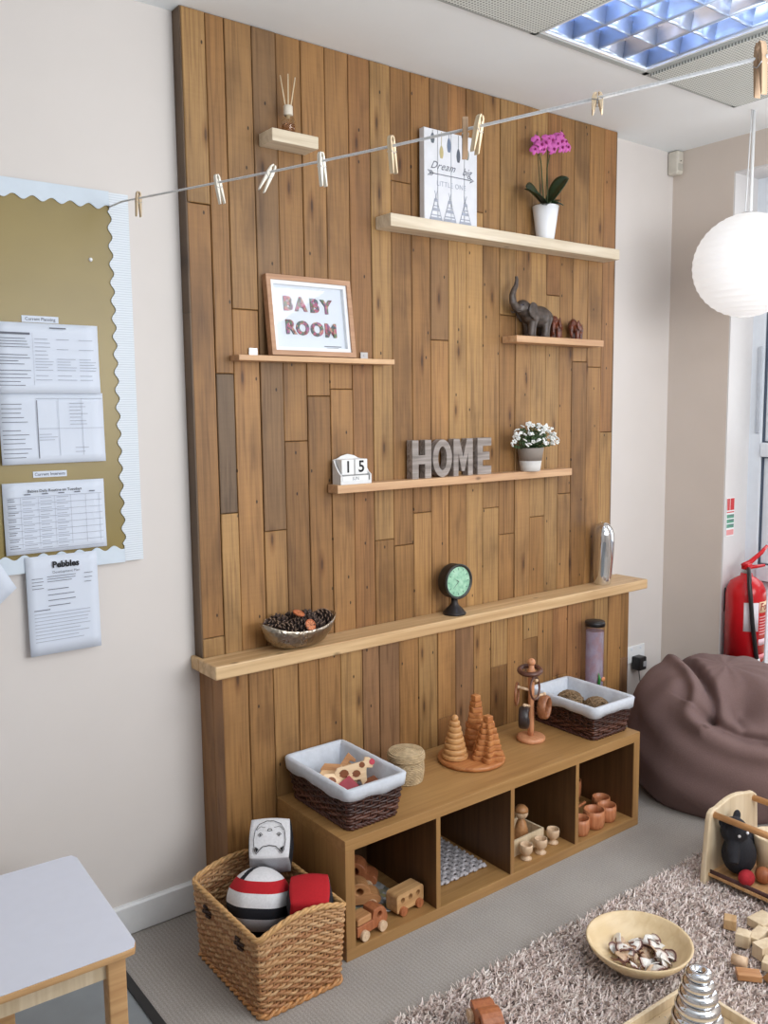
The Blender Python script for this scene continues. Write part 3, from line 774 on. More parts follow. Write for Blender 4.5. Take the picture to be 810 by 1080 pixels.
# orchid
t = thing('potted_orchid', 'pink orchid in a white tapered pot on the highest long shelf', 'plant', (1.588, -.1145, 2.413))
MB().lathe([(.034, 0), (.037, .004), (.055, .134), (.0535, .136), (.051, .134), (.049, .118), (0, .118)], 40).build('pot', M['potw'], t)
MB().lathe([(.0, .112), (.047, .112), (.047, .120), (.02, .124), (0, .124)], 24).build('potting_bark', M['dark'], t)
def leaf(mb, p0, az, ln, wd, rise, droop, tilt=0):
    def fn(u, v):
        s = v; x = ln * s; z = rise * s - droop * s * s
        w_ = wd * sin(PI * min(.97, s * .93 + .05)) ** .7
        q = (u - .5) * 2
        px, py, pz = x, q * w_, z + .35 * abs(q) * w_
        py, pz = py * cos(tilt) - (pz - z) * sin(tilt), z + py * sin(tilt) + (pz - z) * cos(tilt)
        return (p0[0] + px * cos(az) - py * sin(az), p0[1] + px * sin(az) + py * cos(az), p0[2] + pz)
    return mb.surf(fn, 7, 14)
for (az, ln, wd, rise, droop, tl) in ((-.30, .105, .046, .20, .07, .55), (PI + .20, .150, .044, .115, .060, -.85), (PI - .15, .11, .026, .115, .05, -.2), (-PI / 2 - .75, .12, .02, .012, .02, .2), (.15, .11, .02, .07, .02, .2), (-PI / 2 + .3, .08, .02, .05, .05, 0)):
    leaf(MB(), (0, 0, .128), az, ln, wd, rise, droop, tl).build('leaf', M['leaf'], t, solid=.002)
st = [[(-.008, 0, .12), (-.018, .0, .20), (-.035, -.005, .30), (-.062, -.01, .36), (-.04, -.02, .385)], [(.008, 0, .12), (.012, .0, .20), (.006, .0, .29), (.02, -.01, .37), (.082, -.02, .40)]]
for s_ in st: MB().tube(s_, [.0028, .0027, .0025, .002, .0015], 6).build('flower_stem', M['stem'], t)
MB().tube([(-.014, .012, .12), (-.045, .012, .43)], .0016, 6).build('support_stick', M['stem'], t)
MB().tube([(.012, .012, .12), (.024, .012, .42)], .0016, 6).build('support_stick', M['stem'], t)
def orchid_flower():
    mb = MB()
    for k in range(5):
        a = PI / 2 + k * 2 * PI / 5
        w_, l_ = (.013, .023) if k in (1, 4) else (.0085, .022)
        def fn(u, v):
            q = (u - .5) * 2; s = v
            r = .002 + l_ * s; y = q * w_ * sin(PI * (.08 + .88 * s)) ** .6
            return (r * cos(a) - y * sin(a), -.004 * sin(PI * s) + .004 * s * s * 2 + .003 * q * q, r * sin(a) + y * cos(a))
        mb.surf(fn, 5, 7)
    return mb
of = orchid_flower().build('flower', M['petal'], t, fix=False)
oc = MB().ball((0, -.006, -.002), (.0045, .006, .006), 10, 6).build('flower_throat', M['throat'], of)
ro = random.Random(4)
for k, (x, y, z) in enumerate(((-.065, -.022, .345), (-.045, -.030, .365), (-.052, -.015, .385), (-.022, -.03, .378), (-.03, -.026, .352), (-.01, -.025, .395), (.012, -.03, .362), (.028, -.034, .385), (.018, -.018, .402), (.045, -.034, .400), (.052, -.03, .376), (.068, -.03, .402), (.04, -.022, .42), (.062, -.02, .425), (.082, -.026, .385))):
    f = of if k == 0 else copy_tree(of, t)
    f.location = (x * 1.32 - .004, y, z); f.rotation_euler = (ro.uniform(-.4, .3), ro.uniform(-.4, .4), ro.uniform(-.9, .3)); f.scale = [ro.uniform(.85, 1.12)] * 3

# framed picture
t = thing('picture_frame', 'light wooden box frame with colourful BABY ROOM letters', 'picture frame', (.432, -.1055, 1.8992))
t.rotation_euler = (math.radians(-7), 0, 0)
w_, h_ = .172, .272
def rect(a, z0, z1): return [(-a, z0), (a, z0), (a, z1), (-a, z1)]
MB().ring(rect(w_, 0, h_), rect(w_ - .017, .017, h_ - .017), -.013, .016).build('frame', wood('frame_wood', (168, 126, 96), (192, 150, 118), 'x', 1.4, .5, 0, .04), t, bevel=.0012)
MB().ring(rect(w_ - .017, .017, h_ - .017), rect(w_ - .030, .030, h_ - .030), -.006, .008).build('white_mount', M['potw'], t)
MB().box(-w_ + .018, w_ - .018, .008, .011, .018, h_ - .018).build('backing_print', plain('print_white', (216, 224, 234), .6, var=.01), t)
def voro_letters():
    m, nt, b = newmat('button_letters')
    vo = N(nt, 'ShaderNodeTexVoronoi'); vo.inputs['Scale'].default_value = 130; nt.links.new(coords(nt), vo.inputs['Vector'])
    hs = N(nt, 'ShaderNodeSeparateColor'); nt.links.new(vo.outputs['Color'], hs.inputs[0])
    col = ramp(nt, hs.outputs[0], [(.1, (70, 84, 92)), (.3, (176, 84, 110)), (.45, (92, 118, 84)), (.6, (178, 132, 112)), (.75, (150, 90, 130)), (.9, (110, 60, 60))])
    r = [n_ for n_ in nt.nodes if n_.bl_idname == 'ShaderNodeValToRGB'][-1]; r.color_ramp.interpolation = 'CONSTANT'
    nt.links.new(col, b.inputs['Base Color']); b.inputs['Roughness'].default_value = .5; return m
VL = voro_letters()
for k, (ch, x, z) in enumerate((('B', -.085, .178), ('A', -.033, .178), ('B', .022, .176), ('Y', .072, .174), ('R', -.082, .098), ('O', -.033, .096), ('O', .026, .094), ('M', .083, .092))):
    text('collage_letter', ch, .064, VL, t, (x, .0055, z), extrude=.0022, bold=.0028)
MB().box(.052, .124, .0070, .0078, .0372, .0402).box(.062, .112, .0070, .0078, .0316, .0342).build('caption_lines', M['ink'], t)
MB().box(-w_ + .016, w_ - .016, -.0095, -.0080, .016, h_ - .016).build('glazing', M['glass'], t)

# elephants
def elephant(mb, s=1.0, raised=True, seed=0):       # facing -x, feet at z=0, about .13*s high at the back
    E = lambda c, r: mb.ball([q * s for q in c], [q * s for q in r], 18, 12)
    E((.045, 0, .088), (.062, .040, .046)); E((.005, 0, .094), (.044, .036, .042)); E((.080, 0, .082), (.034, .034, .040))
    E((-.040, 0, .118), (.033, .028, .034)); E((-.022, 0, .108), (.03, .03, .034)); E((-.042, 0, .136), (.022, .02, .016))
    for (x, y) in ((.0, .021), (.0, -.021), (.078, .019), (.078, -.019)):
        o = -.010 if y < 0 else .006
        mb.tube([(q[0] * s, q[1] * s, q[2] * s) for q in ((x, y, .085), (x + o, y, .045), (x + o * 1.3, y, .012), (x + o * 1.3 - .001, y, 0))], [.021 * s, .0175 * s, .0165 * s, .0185 * s], 12)
    if raised: tr_ = [(-.055, 0, .115), (-.078, 0, .118), (-.094, 0, .138), (-.098, 0, .165), (-.090, 0, .188), (-.078, 0, .208), (-.074, 0, .232), (-.078, 0, .246)]
    else: tr_ = [(-.060, 0, .112), (-.076, 0, .092), (-.082, 0, .065), (-.080, 0, .038), (-.072, 0, .022), (-.062, 0, .018)]
    k = len(tr_)
    mb.tube([(a * s, b * s, c * s) for a, b, c in tr_], [s * (.0185 - .0125 * i / (k - 1)) for i in range(k)], 10)
    for sg_ in (1, -1):                               # ears and tusks
        mb.ball((-.020 * s, sg_ * .036 * s, .108 * s), (.026 * s, .0075 * s, .034 * s), 14, 10)
        mb.ball((-.012 * s, sg_ * .038 * s, .086 * s), (.016 * s, .007 * s, .022 * s), 12, 8)
        mb.tube([(-.060 * s, sg_ * .014 * s, .104 * s), (-.082 * s, sg_ * .016 * s, .098 * s), (-.094 * s, sg_ * .015 * s, .106 * s)], [.005 * s, .004 * s, .002 * s], 8)
    mb.tube([(.108 * s, 0, .095 * s), (.118 * s, 0, .07 * s), (.116 * s, 0, .045 * s)], [.004 * s, .003 * s, .0035 * s], 8)
    return mb
def remesh(o, vs, smooth=3):
    m = o.modifiers.new('r', 'REMESH'); m.mode = 'VOXEL'; m.voxel_size = vs; m.use_smooth_shade = True
    if smooth:
        m = o.modifiers.new('sm', 'SMOOTH'); m.factor = .5; m.iterations = smooth
    dg = bpy.context.evaluated_depsgraph_get(); bpy.context.view_layer.update()
    me = bpy.data.meshes.new_from_object(o.evaluated_get(bpy.context.evaluated_depsgraph_get()))
    o.modifiers.clear(); o.data = me; me.polygons.foreach_set('use_smooth', [True] * len(me.polygons)); return o
ebk = plain('elephant_resin', (74, 64, 58), .4, .1, .45, 55, .3)
erd = wood('elephant_rosewood', (62, 30, 20), (122, 62, 40), 'x', 1.6, .3, 0, .05)
e = elephant(MB(), 1.0).build('elephant_figurine', ebk); e.data.transform(rot('Z', .04) @ Matrix.Diagonal((1.15, 1.0, .98, 1))); e.location = (1.510, -.1065, 2.0112)
remesh(e, .0030); tag(e, 'large dark grey elephant figurine with its trunk raised', 'figurine')
MB().ball((-.068, -.026, .126), .003, 8, 6).build('eye', M['inkb'], e)
for (x, lab, sc2, rz) in ((1.672, 'small brown wooden elephant right beside the large grey one', .62, .55), (1.800, 'small brown wooden elephant farthest right on its shelf', .58, .35)):
    e = elephant(MB(), sc2, False).build('elephant_figurine', erd); e.data.transform(rot('Z', rz)); e.location = (x, -.100, 2.0112); remesh(e, .0018, 2)
    tag(e, lab, 'figurine', 'small wooden elephants')

# perpetual calendar
wc = plain('calendar_white', (222, 222, 222), .5, var=.03)
t = thing('block_calendar', 'white wooden perpetual calendar stand on the shelf with the HOME letters', 'calendar', (.590, -.095, 1.449))
poly = [(-.062, 0), (.062, 0), (.062, .088), (.045, .092), (.028, .101), (0, .107), (-.028, .101), (-.045, .092), (-.062, .088)]
MB().prism(poly, .021, .028).build('back_board', wc, t)
side = [(-.030, 0), (.0215, 0), (.0215, .088), (.014, .086), (.004, .066), (-.014, .044), (-.026, .036), (-.030, .034)]
for x in (-.068, .062): MB().prism(side, x, x + .006, lambda a, b, d: (d, a, b)).build('side_board', wc, t)
MB().box(-.062, .062, -.030, .021, 0, .009).box(-.062, .062, .000, .021, .009, .034).box(-.062, .062, -.030, -.0265, .009, .013).build('base', wc, t)
nbk = plain('block_white', (230, 230, 230), .5, var=.02)
def number_block(s, x, lab):
    b = MB().rbox(-.0275, .0275, -.0215, .0205, 0, .055, .0025, 2).build('number_block', nbk); b.location = (x, -.095, 1.4832); tag(b, lab, 'calendar block', 'calendar blocks')
    text('printed_number', s, .058, M['inkb'], b, (0, -.0219, .0265), bold=.0012)
    return b
number_block('1', .5605, 'white calendar block showing the number 1')
number_block('5', .6195, 'white calendar block showing the number 5')
b = MB().rbox(-.058, .058, -.026, .0, 0, .0205, .0015, 2).build('month_block', nbk); b.location = (.590, -.0955, 1.4585); tag(b, 'long white month bar below the two number blocks', 'calendar block')
text('printed_month', 'JUN', .017, M['ink'], b, (0, -.0264, .0105))

# HOME letters
hm = wood('weathered_grey_wood', (104, 95, 90), (172, 162, 156), 'x', 1.3, .7, 0, .2)
def letter(polys, x, lab, ringp=None):
    mb = MB()
    for p in polys: mb.prism(p, -.017, .017)
    if ringp: mb.ring(*ringp, -.017, .017)
    o = mb.build('wooden_letter', hm, bevel=.0012); o.location = (x, -.0855, 1.449); tag(o, lab, 'letter', 'HOME letters')
hl = .148
R_ = lambda a, b, c, d: [(a, c), (b, c), (b, d), (a, d)]
letter([[(-.048, 0), (-.016, 0), (-.016, .055), (.016, .055), (.016, 0), (.048, 0), (.048, hl), (.016, hl), (.016, .090), (-.016, .090), (-.016, hl), (-.048, hl)]], .918, 'grey weathered wooden letter H')
ov = [(.050 * cos(2 * PI * i / 40), .074 + .074 * sin(2 * PI * i / 40)) for i in range(40)]; iv = [(.022 * cos(2 * PI * i / 40), .074 + .046 * sin(2 * PI * i / 40)) for i in range(40)]
letter([], 1.024, 'grey weathered wooden letter O', (ov, iv))
letter([[(-.052, 0), (-.026, 0), (-.026, .088), (-.008, .018), (.008, .018), (.026, .088), (.026, 0), (.052, 0), (.052, hl), (.020, hl), (0, .075), (-.020, hl), (-.052, hl)]], 1.134, 'grey weathered wooden letter M')
letter([[(-.038, 0), (.040, 0), (.040, .033), (-.008, .033), (-.008, .058), (.030, .058), (.030, .090), (-.008, .090), (-.008, .115), (.040, .115), (.040, hl), (-.038, hl)]], 1.250, 'grey weathered wooden letter E')

# white flowers
t = thing('potted_flowers', 'bushy artificial plant with tiny white flowers in a two-tone grey pot', 'plant', (1.508, -.1150, 1.449))
MB().lathe([(.038, 0), (.041, .003), (.0475, .045)], 36).build('pot_base', plain('pot_pale', (206, 202, 198), .6, var=.05), t)
MB().lathe([(.0475, .045), (.0565, .098), (.055, .100), (.052, .098), (.050, .085), (0, .085)], 36).build('pot_top', plain('pot_grey', (140, 130, 122), .7, var=.06), t)
rg = random.Random(9); mb = MB()
for k in range(150):
    a = rg.uniform(0, 2 * PI); el = rg.uniform(-.15, 1.45); r = rg.uniform(.5, 1)
    tip = (r * .135 * cos(el) * cos(a), r * .040 * cos(el) * sin(a) - .018, .105 + r * .085 * sin(el) + .01)
    mb.tube([(tip[0] * .25, tip[1] * .25, .09), (tip[0] * .7, tip[1] * .7, .095 + (tip[2] - .09) * .6), tip], .0011, 3)
    for q in range(3):
        f = rg.uniform(.5, 1); c = [tip[i] * f + (0, 0, .09 * (1 - f))[i] for i in range(3)]
        mb.ball((c[0] + rg.uniform(-.006, .006), c[1] + rg.uniform(-.006, .006), c[2]), (.0055, .0045, .003), 6, 4)
mb.build('foliage', plain('foliage_green', (66, 88, 52), .6, var=.35, scale=80), t, fix=False)
mb = MB()
for k in range(5):
    a = 2 * PI * k / 5; mb.ball((.0042 * cos(a), .0042 * sin(a), 0), (.0038, .0030, .0020), 6, 4)
bl = mb.build('blossom', plain('white_petal', (238, 240, 238), .6, var=.03), t, fix=False)
for k in range(96):
    a = rg.uniform(0, 2 * PI); el = math.asin(rg.uniform(-.12, 1)); r = rg.uniform(.86, 1.06)
    f = bl if k == 0 else copy_tree(bl, t)
    f.location = (r * .142 * cos(el) * cos(a), r * .044 * cos(el) * sin(a) - .018, .118 + r * .085 * sin(el))
    f.rotation_euler = (rg.uniform(-.9, .9) + .6 * (sin(a) < 0), rg.uniform(-.9, .9), rg.uniform(0, 3)); f.scale = [rg.uniform(1.05, 1.6)] * 3

# ------------------------------------------------------------------ things on the ledge
zt = .898
t = thing('metal_bowl', 'oval hammered metal bowl with raised ends, full of pinecones', 'bowl', (.325, -.1360, zt))
def bowlfn(p, a, r, z):
    k = z / .070
    return (p[0], p[1], p[2] + (  .034 * abs(cos(a)) ** 2.5 * k * k))
bp = [(.25, 0), (.46, .003), (.68, .015), (.85, .036), (.95, .056), (1.0, .070), (.97, .0705), (.92, .056), (.82, .038), (.65, .020), (.42, .009), (0, .007)]
MB().lathe([(r * .15, z) for r, z in bp], 56, sx=1, sy=.505, fn=bowlfn).build('bowl', M['bowlm'], t)
pc = MB(); rg = random.Random(3)
for i in range(44):
    f = i / 43; a = i * 2.39996; z = -.026 + .054 * f; r = .024 * sin(PI * (.12 + .84 * f)) ** .8
    mtx = rot('Z', a) @ tr(r * .62, 0, z) @ rot('Y', -.5 + .9 * (1 - f) - .3)
    pc.c = lin((62, 46, 40)); pc.xf = mtx; pc.ball((.004, 0, 0), (.0115 * (1 - .35 * f), .0092 * (1 - .3 * f), .0020), 7, 4)
    pc.c = lin((146, 120, 100)); pc.xf = mtx @ tr(.0125 * (1 - .3 * f), 0, .0008); pc.ball((0, 0, 0), (.0020, .0066 * (1 - .3 * f), .0016), 6, 4)
pc.c = lin((48, 36, 32)); pc.xf = None; pc.ball((0, 0, 0), (.012, .012, .026), 10, 8)
pmesh = pc.mesh('pinecone', M['cone'])
for k, (x, y, z) in enumerate(((-.104, .004, .094), (-.062, -.022, .078), (-.055, .030, .098), (.0, .032, .098), (-.006, -.020, .084), (.052, -.022, .084), (.056, .028, .100), (.104, .004, .098))):
    o = bpy.data.objects.new('pinecone', pmesh); C.objects.link(o)
    o.location = (.325 + x, -.1360 + y * .9, zt + z - .012); o.rotation_euler = (rg.uniform(-1.4, 1.4), rg.uniform(-1.4, 1.4), rg.uniform(0, 6)); o.scale = [rg.uniform(1.05, 1.25)] * 3
    tag(o, 'dark brown open pinecone in the oval metal bowl', 'pinecone', 'pinecones in the metal bowl')
osm = plain('dried_orange', (176, 96, 58), .6, var=.25, scale=60)
for k, (x, y, z, rx, lab) in enumerate(((.022, -.044, .090, 1.1, 'dried orange slice at the front rim of the metal bowl'), (.0, -.004, .128, .35, 'dried orange slice lying on top of the pinecones'))):
    t2 = thing('orange_slice', lab, 'dried fruit', (.325 + x, -.1360 + y, zt + z - .010)); t2.rotation_euler = (rx, .2, 0)
    MB().torus((0, 0, 0), .019, .003, n=20, m=6).build('peel', osm, t2)
    mb = MB()
    for q in range(8): mb.ball((.009 * cos(q * PI / 4), .009 * sin(q * PI / 4), 0), (.008, .004, .0018), 6, 4) if False else mb.prism([(0.001 * cos(q * PI / 4 + .39), .001 * sin(q * PI / 4 + .39)), (.017 * cos(q * PI / 4 + .05), .017 * sin(q * PI / 4 + .05)), (.0175 * cos(q * PI / 4 + .39), .0175 * sin(q * PI / 4 + .39)), (.017 * cos(q * PI / 4 + .73), .017 * sin(q * PI / 4 + .73))], -.0012, .0012, lambda a, b, d: (a, b, d))
    mb.build('segments', plain('orange_flesh', (206, 128, 84), .5, var=.2), t2)

t = thing('mantel_clock', 'round dark iron clock with a pale green face on a pedestal', 'clock', (1.066, -.1225, zt))
MB().lathe([(.046, 0), (.047, .006), (.043, .010), (.030, .026), (.018, .036), (.014, .048), (.014, .066)], 40).build('pedestal', M['iron'], t)
cz = .135
MB().lathe([(.060, -.026), (.069, -.024), (.071, -.018), (.069, -.012), (.069, .016), (.066, .024), (.050, .027), (0, .027)], 48, caps=False).build('case', M['iron'], t).data.transform(tr(0, 0, cz) @ rot('X', PI / 2) @ Matrix.Scale(-1, 4, (0, 0, 1)))
MB().lathe([(.0605, -.022), (.0645, -.031), (.0705, -.030), (.0715, -.024), (.069, -.018)], 48, caps=False).build('bezel', plain('iron_rim', (70, 72, 70), .35, .6, .2), t).data.transform(tr(0, 0, cz) @ rot('X', PI / 2) @ Matrix.Scale(-1, 4, (0, 0, 1)))
def face_mat():
    m, nt, b = newmat('clock_face')
    nz = N(nt, 'ShaderNodeTexNoise'); nz.inputs['Scale'].default_value = 55; nz.inputs['Detail'].default_value = 4; nt.links.new(coords(nt), nz.inputs['Vector'])
    nt.links.new(ramp(nt, nz.outputs['Fac'], [(.36, (134, 190, 160)), (.5, (158, 210, 180)), (.66, (182, 224, 198))]), b.inputs['Base Color']); b.inputs['Roughness'].default_value = .35
    return m
MB().cyl((0, -.0245, cz), (0, -.0235, cz), .0612, n=48).build('face', face_mat(), t)
mk = MB()
for k in range(12):
    a = k * PI / 6; ca, sa = cos(a), sin(a); r0, r1 = .046, .055
    p = [(r0 * sa - .0018 * ca, cz + r0 * ca + .0018 * sa), (r0 * sa + .0018 * ca, cz + r0 * ca - .0018 * sa), (r1 * sa + .0018 * ca, cz + r1 * ca - .0018 * sa), (r1 * sa - .0018 * ca, cz + r1 * ca + .0018 * sa)]
    mk.prism(p, -.0252, -.0245)
gm = plain('face_marks', (104, 150, 128), .5)
mk.build('hour_marks', gm, t)
for nm, a, l, w2 in (('hour_hand', -1.0, .028, .0022), ('minute_hand', -2.3, .042, .0016)):
    ca, sa = cos(a), sin(a)
    MB().prism([(-w2 * ca, cz + w2 * sa), (w2 * ca, cz - w2 * sa), (l * sa, cz + l * ca)], -.0262, -.0256).build(nm, plain('hand_dark', (86, 106, 96), .5), t)
MB().cyl((0, -.0285, cz), (0, -.0275, cz), .061, n=40).build('glass_cover', M['glass'], t)

t = tag(MB().lathe([(.036, 0), (.039, .004), (.044, .05), (.047, .12), (.0475, .20), (.046, .235), (.040, .262), (.028, .280), (.012, .2885), (0, .290)], 48,
     fn=lambda p, a, r, z: (p[0] + .006 * sin(z * 12) - .002 * cos(3 * a) * (z / .29), p[1] + .003 * sin(z * 20), p[2])).build('silver_vase', M['chrome']), 'tall polished silver pill-shaped vase at the right end of the ledge', 'vase')
t.location = (1.995, -.118, zt)

# bubble tube standing on the floor behind the right basket
t = thing('bubble_tube', 'clear sensory bubble tube with black lid and lavender water behind the right basket', 'lamp', (1.79, -.245, 0))
MB().lathe([(.068, 0), (.068, .07), (.050, .085), (0, .085)], 36).build('base', M['black'], t)
def lav():
    m, nt, b = newmat('lavender_water'); nt.nodes.remove(b)
    tb = N(nt, 'ShaderNodeBsdfTransparent'); tb.inputs['Color'].default_value = lin((232, 226, 238))
    df = N(nt, 'ShaderNodeBsdfPrincipled'); df.inputs['Base Color'].default_value = lin((200, 184, 206)); df.inputs['Roughness'].default_value = .3
    nz = N(nt, 'ShaderNodeTexNoise'); nz.inputs['Scale'].default_value = 30; nt.links.new(coords(nt, (1, 1, .6)), nz.inputs['Vector'])
    nt.links.new(ramp(nt, nz.outputs['Fac'], [(.35, (206, 176, 184)), (.5, (200, 192, 210)), (.65, (214, 214, 226))]), df.inputs['Base Color'])
    mxs = N(nt, 'ShaderNodeMixShader'); mxs.inputs[0].default_value = .36
    nt.links.new(tb.outputs[0], mxs.inputs[1]); nt.links.new(df.outputs[0], mxs.inputs[2]); nt.links.new(mxs.outputs[0], nt.nodes['Material Output'].inputs['Surface'])
    return m
MB().cyl((0, 0, .085), (0, 0, .735), .0385, n=32).build('water_column', lav(), t)
MB().lathe([(.042, .085), (.042, .755)], 36, caps=False).build('acrylic_tube', glass('acrylic', (246, 244, 250)), t)
MB().lathe([(.044, .757), (.044, .774), (.041, .778), (0, .778)], 36).build('lid', M['black'], t)
MB().tube([(-.02, -.041, .50), (-.016, -.0425, .53), (-.022, -.042, .555)], [.008, .006, .001], 6).build('green_plant', plain('plastic_green', (52, 130, 62), .5), t)
MB().ball((.012, -.0405, .52), (.014, .004, .010), 10, 6).build('orange_fish', plain('plastic_orange', (216, 140, 96), .5), t)

# ------------------------------------------------------------------ paper lantern and clothes line
t = thing('paper_lantern', 'round white ribbed paper lantern hanging by two white cords', 'lantern', (2.355, -.576, 2.315))
def lantern(u, v):
    a = 2 * PI * u; ph = -PI / 2 + .14 + (PI - .28) * v
    rr = .226 * (1 - .012 * abs(sin(22 * ph + .5 * sin(a))))
    return (rr * cos(ph) * cos(a), rr * cos(ph) * sin(a), .97 * rr * sin(ph))
mlp, nt, b = newmat('lantern_paper')
b.inputs['Base Color'].default_value = lin((252, 252, 253)); b.inputs['Roughness'].default_value = .9; b.inputs['Specular IOR Level'].default_value = .1
tl = N(nt, 'ShaderNodeBsdfTranslucent'); tl.inputs['Color'].default_value = lin((248, 248, 248)); ms = N(nt, 'ShaderNodeMixShader'); ms.inputs[0].default_value = .45
nz = N(nt, 'ShaderNodeTexNoise'); nz.inputs['Scale'].default_value = 40; nt.links.new(coords(nt, (1, 1, 3)), nz.inputs['Vector']); bump(nt, b, nz.outputs['Fac'], .15, .003)
nt.links.new(b.outputs[0], ms.inputs[1]); nt.links.new(tl.outputs[0], ms.inputs[2]); nt.links.new(ms.outputs[0], nt.nodes['Material Output'].inputs['Surface'])
MB().surf(lantern, 72, 150, cu=True).build('paper_shade', mlp, t, fix=True)
MB().torus((0, 0, .218), .031, .002, n=24, m=6).build('top_ring', M['steel'], t)
MB().tube([(.010, .0, .215), (.012, 0, H - 2.315)], .0075, 8).build('cord', M['white'], t)
MB().tube([(-.030, .0, .216), (-.006, 0, H - 2.315)], .0028, 6).build('string', M['white'], t)
MB().tube([(-.031, 0, .218), (.031, 0, .218)], .002, 6).build('wire_spreader', M['steel'], t)
MB().lathe([(.03, -.022), (.03, -.003), (.02, 0)], 20, (0.004, 0, H - 2.315)).build('ceiling_rose', M['white'], t) if False else None

E_A = Vector((-.235, -.0192, 2.3325))
rope_px = [(-0.235, -0.0192, 2.3325), (-0.2287, -0.1, 2.3328), (-0.2228, -0.1796, 2.3254), (-0.2169, -0.2593, 2.3179), (-0.2109, -0.3389, 2.3105), (-0.205, -0.4185, 2.303), (-0.199, -0.4981, 2.2956), (-0.1931, -0.5778, 2.2882), (-0.1872, -0.6574, 2.2809), (-0.1812, -0.737, 2.2736), (-0.1753, -0.8167, 2.2664), (-0.1694, -0.8963, 2.2593), (-0.1634, -0.9759, 2.2523), (-0.1575, -1.0556, 2.2454), (-0.1515, -1.1352, 2.2386), (-0.1456, -1.2148, 2.232), (-0.1397, -1.2944, 2.2255), (-0.1337, -1.3741, 2.2192), (-0.1278, -1.4537, 2.2131), (-0.1219, -1.5333, 2.2071), (-0.1159, -1.613, 2.2014), (-0.11, -1.6926, 2.1959), (-0.1041, -1.7722, 2.1907), (-0.0981, -1.8519, 2.1857), (-0.0922, -1.9315, 2.1809), (-0.0862, -2.0111, 2.1765), (-0.0803, -2.0907, 2.1723), (-0.0744, -2.1704, 2.1684), (-0.0684, -2.25, 2.1649)]
cl = thing('clothes_line', 'thin pale cord strung from the notice board across the room', 'string', tuple(E_A))
MB().tube([tuple(Vector(p) - E_A) for p in rope_px], .0028, 8).build('cord', plain('cord_white', (226, 228, 232), .6, var=.1, scale=200), cl)
MB().cyl((0, .002, 0), (0, -.006, 0), .004, n=10).build('pin', M['steel'], cl)
pw_ = wood('peg_wood', (184, 160, 128), (210, 190, 160), 'z', 2, .6, 0, .05)
pwhite = plain('peg_white', (228, 222, 210), .6, var=.05)
pwd = wood('peg_wood_dark', (150, 122, 96), (176, 146, 116), 'z', 2, .6, 0, .05)
def make_peg(mat):
    r = bpy.data.objects.new('clothes_peg', None); C.objects.link(r)
    def leg(sg_):
        mb = MB(); prof = [(.0006, .020), (.0036, .013), (.0012, .006), (.0008, -.001), (.0014, -.012), (.0058, -.050), (.0068, -.050), (.0082, -.048), (.0086, -.020), (.0088, .0), (.0068, .016), (.0036, .0215)]
        prof = [(sg_ * a, b) for a, b in prof]; mb.prism(prof, -.0048, .0048); return mb
    for sg_ in (1, -1): leg(sg_).build('peg_half', mat, r, bevel=.0006, seg=1)
    pts = [(.0095 * cos(a), .0052 * (1 if k % 2 else -1) * .9, -.012 + .006 * sin(a)) for k, a in enumerate(np.linspace(0, 4 * PI, 25))]
    mb = MB(); mb.torus((0, 0, -.010), .0036, .0009, 'y', 14, 6); mb.tube([(.0088, -.0052, -.008), (0, -.0056, -.0135), (-.0088, -.0052, -.008)], .0008, 5); mb.tube([(.0088, .0052, -.008), (0, .0056, -.0135), (-.0088, .0052, -.008)], .0008, 5)
    mb.build('spring', M['steel'], r)
    return r
protos = {}
first = True
for (p, mt, ax, spin, lean, lab) in [
 ((-.2209, -.2055, 2.321), 'p', 'y', .1, .04, 'peg nearest the notice board, first on the left of the line'),
 ((-.1888, -.6359, 2.281), 'w', 'y', .15, -.22, 'pale peg second from the notice board, leaning left at the top'),
 ((-.1718, -.8638, 2.260), 'w', 'y', -.1, .50, 'pale peg third from the notice board, tilted strongly to the right'),
 ((-.1575, -1.056, 2.243), 'w', 'y', .2, -.10, 'white upright peg under the reed diffuser shelf'),
 ((-.1408, -1.2794, 2.225), 'p', 'y', .3, -.14, 'brown peg hanging to the left of the Dream big sign'),
 ((-.1262, -1.475, 2.2115), 'd', 'y', .9, -.05, 'dark upright peg in front of the Dream big sign, left of a crossing peg'),
 ((-.1240, -1.508, 2.209), 'p', 'y', .2, .26, 'slanting pale peg crossing in front of the Dream big sign'),
 ((-.1053, -1.7559, 2.1897), 'p', 'x', .5, 1.15, 'foreshortened peg seen against the white ceiling'),
 ((-.0860, -2.0144, 2.176), 'd', 'y', 1.2, .05, 'large dark peg nearest the viewer at the upper right'),
]:
    key = mt
    if key not in protos: protos[key] = make_peg({'w': pwhite, 'p': pw_, 'd': pwd}[mt]); o = protos[key]
    else: o = copy_tree(protos[key])
    # the legs hang below the cord; the jaw grips it
    o.location = p
    o.rotation_mode = 'XYZ'; o.rotation_euler = (lean, 0, spin) if ax == 'x' else (0, lean, spin)
    if ax == 'x':
        o.rotation_euler = (Vector((.737, .600, .311)) * .93 + Vector((.0, 0, .42))).to_track_quat('Z', 'Y').to_euler()
    tag(o, lab, 'clothes peg', 'wooden pegs on the clothes line')
